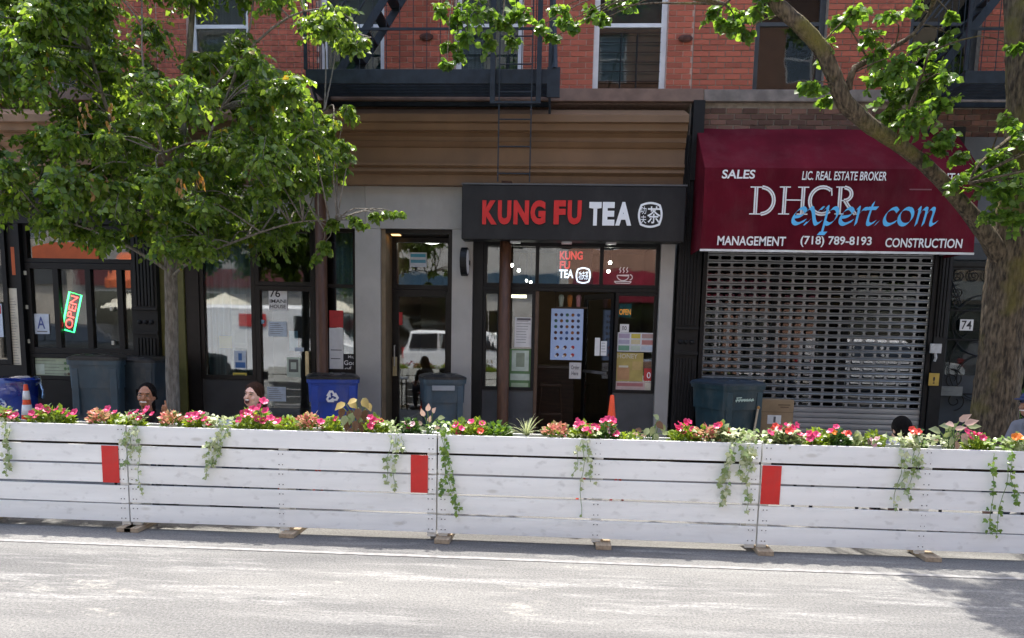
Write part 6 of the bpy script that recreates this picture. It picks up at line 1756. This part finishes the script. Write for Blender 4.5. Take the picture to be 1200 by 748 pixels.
SK1 = pm("brown_skin", skin_rgb["brown_skin"], .45, .08, 14, spec=.5); SK2 = pm("fair_skin", skin_rgb["fair_skin"], .5, .07, 14); SK3 = pm("tan_skin", skin_rgb["tan_skin"], .5, .07, 14)
BLACKT = pm("black_cotton", (.018, .016, .017), .85, .25, 9, .2, 120); DENIM = pm("dark_denim", (.03, .04, .07), .85, .2, 10); GREYH = pm("grey_hoodie_cotton", (.2, .21, .25), .9, .12, 9, .2, 120)
HAIRK = pm("black_hair", (.005, .004, .004), .8, .4, 10, .5, 60, stretch=(12, 12, 2), spec=.1); HAIRB = pm("brown_hair", (.05, .022, .012), .75, .4, 10, .5, 60, stretch=(14, 14, 1.5), c2=(.018, .008, .005), spec=.15)
# woman giving a thumbs up
YW = 6.95
h1 = W(171.5, 464, YW); hw_ = W(196, 489, 6.9)
sh1 = h1+Vector((.1, 0, -.22))
r1, (f, l, u, M) = person("smiling woman in black top giving a thumbs up behind the fence", h1, (.22, -1, .02), (.75, -.66, 0), SK1, BLACKT, DENIM, up=(.06, 0, 1), left_arm=(W(187, 512, 6.98), hw_), thumbs=True)
H = MB(); H.ell(h1+u*.026-f*.022, (.083, .094, .101), 18, 12, M)
H.ell(h1+u*.02-f*.1, (.05, .05, .05), 12, 8, M); cap(H, h1-f*.11-u*.02, h1-f*.1-u*.16+l*.03, .045, .03)
for s in (-1, 1): cap(H, h1+l*s*.072+u*.05+f*.035, h1+l*s*.079-f*.03-u*.02, .013, .016)
remesh(H, "hair", HAIRK, r1, .006, 2)
# laughing woman
h2 = W(297, 463.5, YW)
r2, (f, l, u, M) = person("laughing woman with long brown hair and dark top behind the fence", h2, (-.2, -.96, .1), (-.7, -.7, 0), SK2, BLACKT, DENIM, up=(.12, .25, 1), laugh=True)
H = MB(); H.ell(h2+u*.034-f*.02, (.086, .094, .097), 18, 12, M); H.ell(h2-f*.055-u*.03, (.076, .06, .09), 14, 10, M)
for j in range(9):
    a = -1+2*j/8; st = h2+l*a*.07-f*(.05-.02*abs(a))-u*.03
    en = h2+Vector((.09+.05*a, .07, -.3-.02*(j % 3)))
    cap(H, st, st.lerp(en, .5)+Vector((.02, .02, 0)), .026, .024, 8); cap(H, st.lerp(en, .5)+Vector((.02, .02, 0)), en, .024, .012, 8)
for s in (-1, 1): cap(H, h2+l*s*.06+u*.075+f*.03, h2+l*s*.082-f*.02-u*.03, .014, .02)
remesh(H, "hair", HAIRB, r2, .006, 2)
# hooded person seen from behind, bent over the table
h3 = W(1056, 504, 7.05)
r3, (f, l, u, M) = person("person in grey hoodie seen from behind, bent over at the right", h3, (-.2, 1, -.45), (-.15, 1, 0), SK3, GREYH, DENIM, lean=.2, sleeve=1.0, hood=True, hair='none_face', seat=.36, neck=.07)
H = MB(); H.ell(h3+u*.018-f*.018, (.084, .096, .108), 18, 12, M); H.ell(h3-f*.06-u*.035, (.07, .05, .07), 14, 10, M)
remesh(H, "hair", HAIRK, r3, .006, 2)
H = MB(); hb = h3-Vector((0, .11, .09)); 
for i in range(9):
    a = math.radians(180+180*i/8); H.ell(hb+Vector((.13*math.cos(a), .09*math.sin(a), -.02)), (.045, .04, .04), 10, 8)
remesh(H, "hood", GREYH, r3, .01, 4)
# man with the blue cap, cut by the right picture edge
h4 = W(1207, 474, 7.3)
r4, (f, l, u, M) = person("person in blue cap and grey top cut by the right picture edge", h4, (-.9, -.35, -.02), (-.8, -.3, 0), SK3, GREYH, DENIM, hair='short', lean=.1, sleeve=1.0)
CAPM = pm("navy_cap_cloth", (.02, .035, .11), .8, .15, 10)
H = MB(); H.ell(h4+u*.045-f*.006, (.082, .1, .078), 18, 12, M); remesh(H, "cap", CAPM, r4, .007, 2)
MB().ell(h4+u*.05+f*.1, (.065, .07, .008), 16, 8, M).build("cap_brim", CAPM, r4, smooth=True)
# the seats they use
for hd, bd, lb in ((h1, (.75, -.66), "black chair under the woman giving a thumbs up"), (h2, (-.7, -.7), "black chair under the laughing woman"), (h3, (-.15, 1), "black low chair under the person in grey hoodie"), (h4, (-.8, -.3), "black chair under the person in blue cap")):
    q = [o for o in (r1, r2, r3, r4) if (Vector(o.location)-Vector((hd.x, hd.y, 0))).length < .35][0]
    t_ = thing("bistro_chair", lb, "chair", (0, 0, 0), "chairs under the seated people")
    sz_ = .345 if hd is h3 else .40
    MB().box(-.2, .2, -.2, .2, sz_-.025, sz_).build("seat", IRON, t_, bevel=.01)
    for sx in (-1, 1):
        for sy in (-1, 1): MB().tube([(sx*.17, sy*.17, sz_-.02), (sx*.2, sy*.2, 0)], .013, 6).build("leg", IRON, t_)
        MB().tube([(sx*.18, .19, sz_-.01), (sx*.18, .24, .74)], .012, 6).build("back_post", IRON, t_)
    for zz in (.55, .65): MB().box(-.18, .18, .215, .23, zz, zz+.05).build("back_slat", IRON, t_)
    t_.location = (q.location.x, q.location.y, .001)
    t_.rotation_euler = (0, 0, math.atan2(bd[1], bd[0])+math.pi/2)
# ------------------------------------------------------------------ other side of the street (seen mirrored in the shop glass)
OY = -9.6
fac_cols = [(.34, .3, .25), (.26, .25, .23), (.38, .36, .33), (.28, .15, .1), (.36, .28, .2), (.25, .1, .07)]
lab = ["buff stucco", "plain grey", "pale grey", "brown brick", "tan", "dark brick"]
x = -31.0
for i in range(6):
    wv = 10.4; b = thing("terraced_building", lab[i]+" terraced building across the street behind the viewer", "building", (x+wv/2, OY-3, SW), "buildings across the street")
    fm = pm("facade_"+lab[i].replace(" ", "_"), fac_cols[i], .85, .12, 3, .2, 60)
    ops = []
    for fl in range(3):
        for q in range(4): ops.append((x+1.0+q*2.4, x+2.1+q*2.4, 5.2+fl*3.2, 7.0+fl*3.2))
    shop = [(x+.6, x+6.4, .7, 3.2), (x+7.0, x+8.2, .2, 2.6)]
    wall(MB(), x, x+wv-.02, SW, 15, OY-.4, OY, ops+shop).build("wall", fm, b)
    for o in ops+shop:
        wn = frame(b, o[0], o[1], o[2], o[3], bars_z=[(o[2]+o[3])/2] if o[2] > 4 else [], t=.08, mat=WHITE_FR if i % 2 else FRAME_BK, Y=OY-.2, name="window")
    MB().box(x+.02, x+wv-.04, OY-3, OY-2.9, SW, 14.5).build("back_wall", DARK, b)
    MB().box(x, x+wv-.02, OY-.4, OY+.4, 15.001, 15.5).build("cornice", BROWN, b)
    MB().box(x+.2, x+wv-.3, OY+.002, OY+.12, 3.35, 4.1).build("shop_fascia", pm("fascia_%d" % i, [(.05, .05, .05), (.1, .02, .02), (.02, .06, .1), (.12, .015, .03), (.3, .3, .28), (.03, .08, .04)][i], .5), b)
    x += wv
def sloped(x0, x1, z0, z1, out, mat, label):
    t_ = thing("shop_awning", label, "awning", ((x0+x1)/2, OY+.1, z0))
    MB().prism([(OY+.13, z1), (OY+out, z0+.3), (OY+out, z0), (OY+out-.02, z0), (OY+out-.02, z0+.28), (OY+.13, z1-.03)], x0, x1, 'x').build("canvas", mat, t_)
    for xx in (x0+.05, x1-.05): MB().tube([(xx, OY+.12, z0+.05), (xx, OY+out-.04, z0+.05)], .015, 6).build("arm", STEEL, t_)
sloped(-18.4, -15.2, 3.2, 4.8, 1.2, mats["orange_cloth"], "orange shop awning across the street behind the viewer")
sloped(1.2, 6.0, 3.0, 4.3, 1.0, MAR, "maroon shop awning across the street behind the viewer")
# market umbrellas
for ux, uy, lb in ((-15.5, -5.6, "left"), (-12.2, -5.4, "middle"), (-8.6, -5.7, "right")):
    t_ = thing("market_umbrella", "cream market umbrella across the street, the "+lb+" one of three", "umbrella", (ux, uy, SW), "cream umbrellas across the street")
    MB().lathe((ux, uy, 2.3), [(1.35, 0), (1.3, .06), (.7, .36), (.06, .62), (.02, .66)], 8).build("canopy", CREAM, t_)
    MB().tube([(ux, uy, SW), (ux, uy, 2.9)], .025, 8).build("pole", WOODC, t_)
    MB().lathe((ux, uy, SW), [(.28, 0), (.28, .06), (.06, .1)], 20).build("base", IRON, t_)
# parked vehicles
CARW = pm("white_car_paint", (.7, .7, .7), .25, .03, 4); TYRE = pm("tyre_rubber", (.015, .015, .015), .85); CGL = pm("dark_car_glass", (.01, .012, .015), .08, spec=.8); TAIL = pm("red_lamp_plastic", (.4, .01, .01), .3); HEADL = pm("clear_lamp_plastic", (.6, .6, .62), .15)
def vehicle(name, label, cat, x0, y0, prof, glassp, wd, paint, wheels, flip=1, band=None):
    t_ = thing(name, label, cat, (x0, y0, 0))
    L = max(p[0] for p in prof)
    def mk(poly, k0, k1): return [[(x0+flip*(px_-L/2), y0+s, pz_) for px_, pz_ in poly] for s in (k0, k1)]
    rings = []
    for s, k in ((-1, .94), (-.9, .985), (-.7, 1), (.7, 1), (.9, .985), (1, .94)):
        rings.append([(x0+flip*((px_-L/2)*(.99 if abs(s) == 1 else 1)), y0+s*wd/2*(.88 if pz_ > 1.2 else 1), .35+(pz_-.35)*k) for px_, pz_ in prof])
    MB().loft(rings).build("body", paint, t_)
    for s in (-1, 1):
        for g in glassp:
            vs = [(x0+flip*(px_-L/2), y0+s*(wd/2*(.885 if pz_ > 1.2 else .99)+(.03 if pz_ <= 1.2 else .012)), pz_) for px_, pz_ in g]
            n = len(vs); vs2 = [(v[0], v[1]-s*.03, v[2]) for v in vs]
            MB().add(vs+vs2, [tuple(range(n)), tuple(range(2*n-1, n-1, -1))]+[(i, i+n, (i+1) % n+n, (i+1) % n) for i in range(n)]).build("side_window", CGL, t_)
        for wx_ in wheels:
            X_ = x0+flip*(wx_-L/2)
            o = MB().tube([(X_, y0+s*(wd/2-.2), .34), (X_, y0+s*(wd/2+.015), .34)], .34, 24).build("wheel", TYRE, t_); MB().tube([(X_, y0+s*(wd/2+.016), .34), (X_, y0+s*(wd/2+.025), .34)], .21, 16).build("rim", STEEL, o)
        MB().box(x0+flip*(L/2-.02)-.03, x0+flip*(L/2-.02)+.03, y0+s*wd*.36-.16, y0+s*wd*.36+.16, .72, .88).build("headlight", HEADL, t_)
        MB().box(x0-flip*(L/2-.01)-.03, x0-flip*(L/2-.01)+.03, y0+s*wd*.4-.1, y0+s*wd*.4+.1, .8, 1.15).build("tail_light", TAIL, t_)
    if band:
        for s in (-1, 1): MB().box(x0-1.3, x0-.4, y0+s*(wd/2*.9+.02)-.012, y0+s*(wd/2*.9+.02)+.012, 1.75, 2.15).build("red_band", REDP, t_)
    return t_
van = [(0, .35), (0, 1.3), (.08, 2.3), (.25, 2.45), (3.9, 2.45), (4.15, 2.35), (4.95, 1.35), (5.8, 1.12), (5.95, .95), (5.95, .4), (5.8, .33), (.1, .33)]
vehicle("delivery_van", "white delivery van with red band parked across the street behind the viewer", "van", -9.2, -3.45, van, [[(4.05, 2.1), (4.75, 1.38), (3.5, 1.38), (3.5, 2.1)]], 2.0, CARW, (1.0, 4.9), 1, True)
suv = [(0, .4), (.02, 1.0), (.25, 1.68), (.5, 1.74), (2.9, 1.72), (3.6, 1.15), (4.5, 1.02), (4.65, .85), (4.65, .42), (4.5, .33), (.15, .33)]
sg_ = [[(.35, 1.6), (1.2, 1.63), (1.2, 1.14), (.2, 1.14)], [(1.28, 1.63), (2.1, 1.63), (2.1, 1.14), (1.28, 1.14)], [(2.18, 1.62), (2.8, 1.6), (3.4, 1.14), (2.18, 1.14)]]
vehicle("parked_car", "white parked car across the street facing the recessed entrance, behind the viewer", "car", -2.95, -3.45, suv, sg_, 1.85, CARW, (.85, 3.75))
vehicle("parked_car", "charcoal parked car across the street to the left behind the viewer", "car", -16, -3.45, suv, sg_, 1.85, pm("charcoal_car_paint", (.03, .032, .035), .25), (.85, 3.75))
vehicle("parked_car", "grey parked car far to the right across the street, behind the viewer", "car", 15.6, -3.45, suv, sg_, 1.85, pm("grey_car_paint", (.2, .21, .22), .25), (.85, 3.75))
vehicle("parked_car", "white parked car across the street mirrored in the shutter holes, behind the viewer", "car", 10.3, -3.45, suv, sg_, 1.85, CARW, (.85, 3.75))
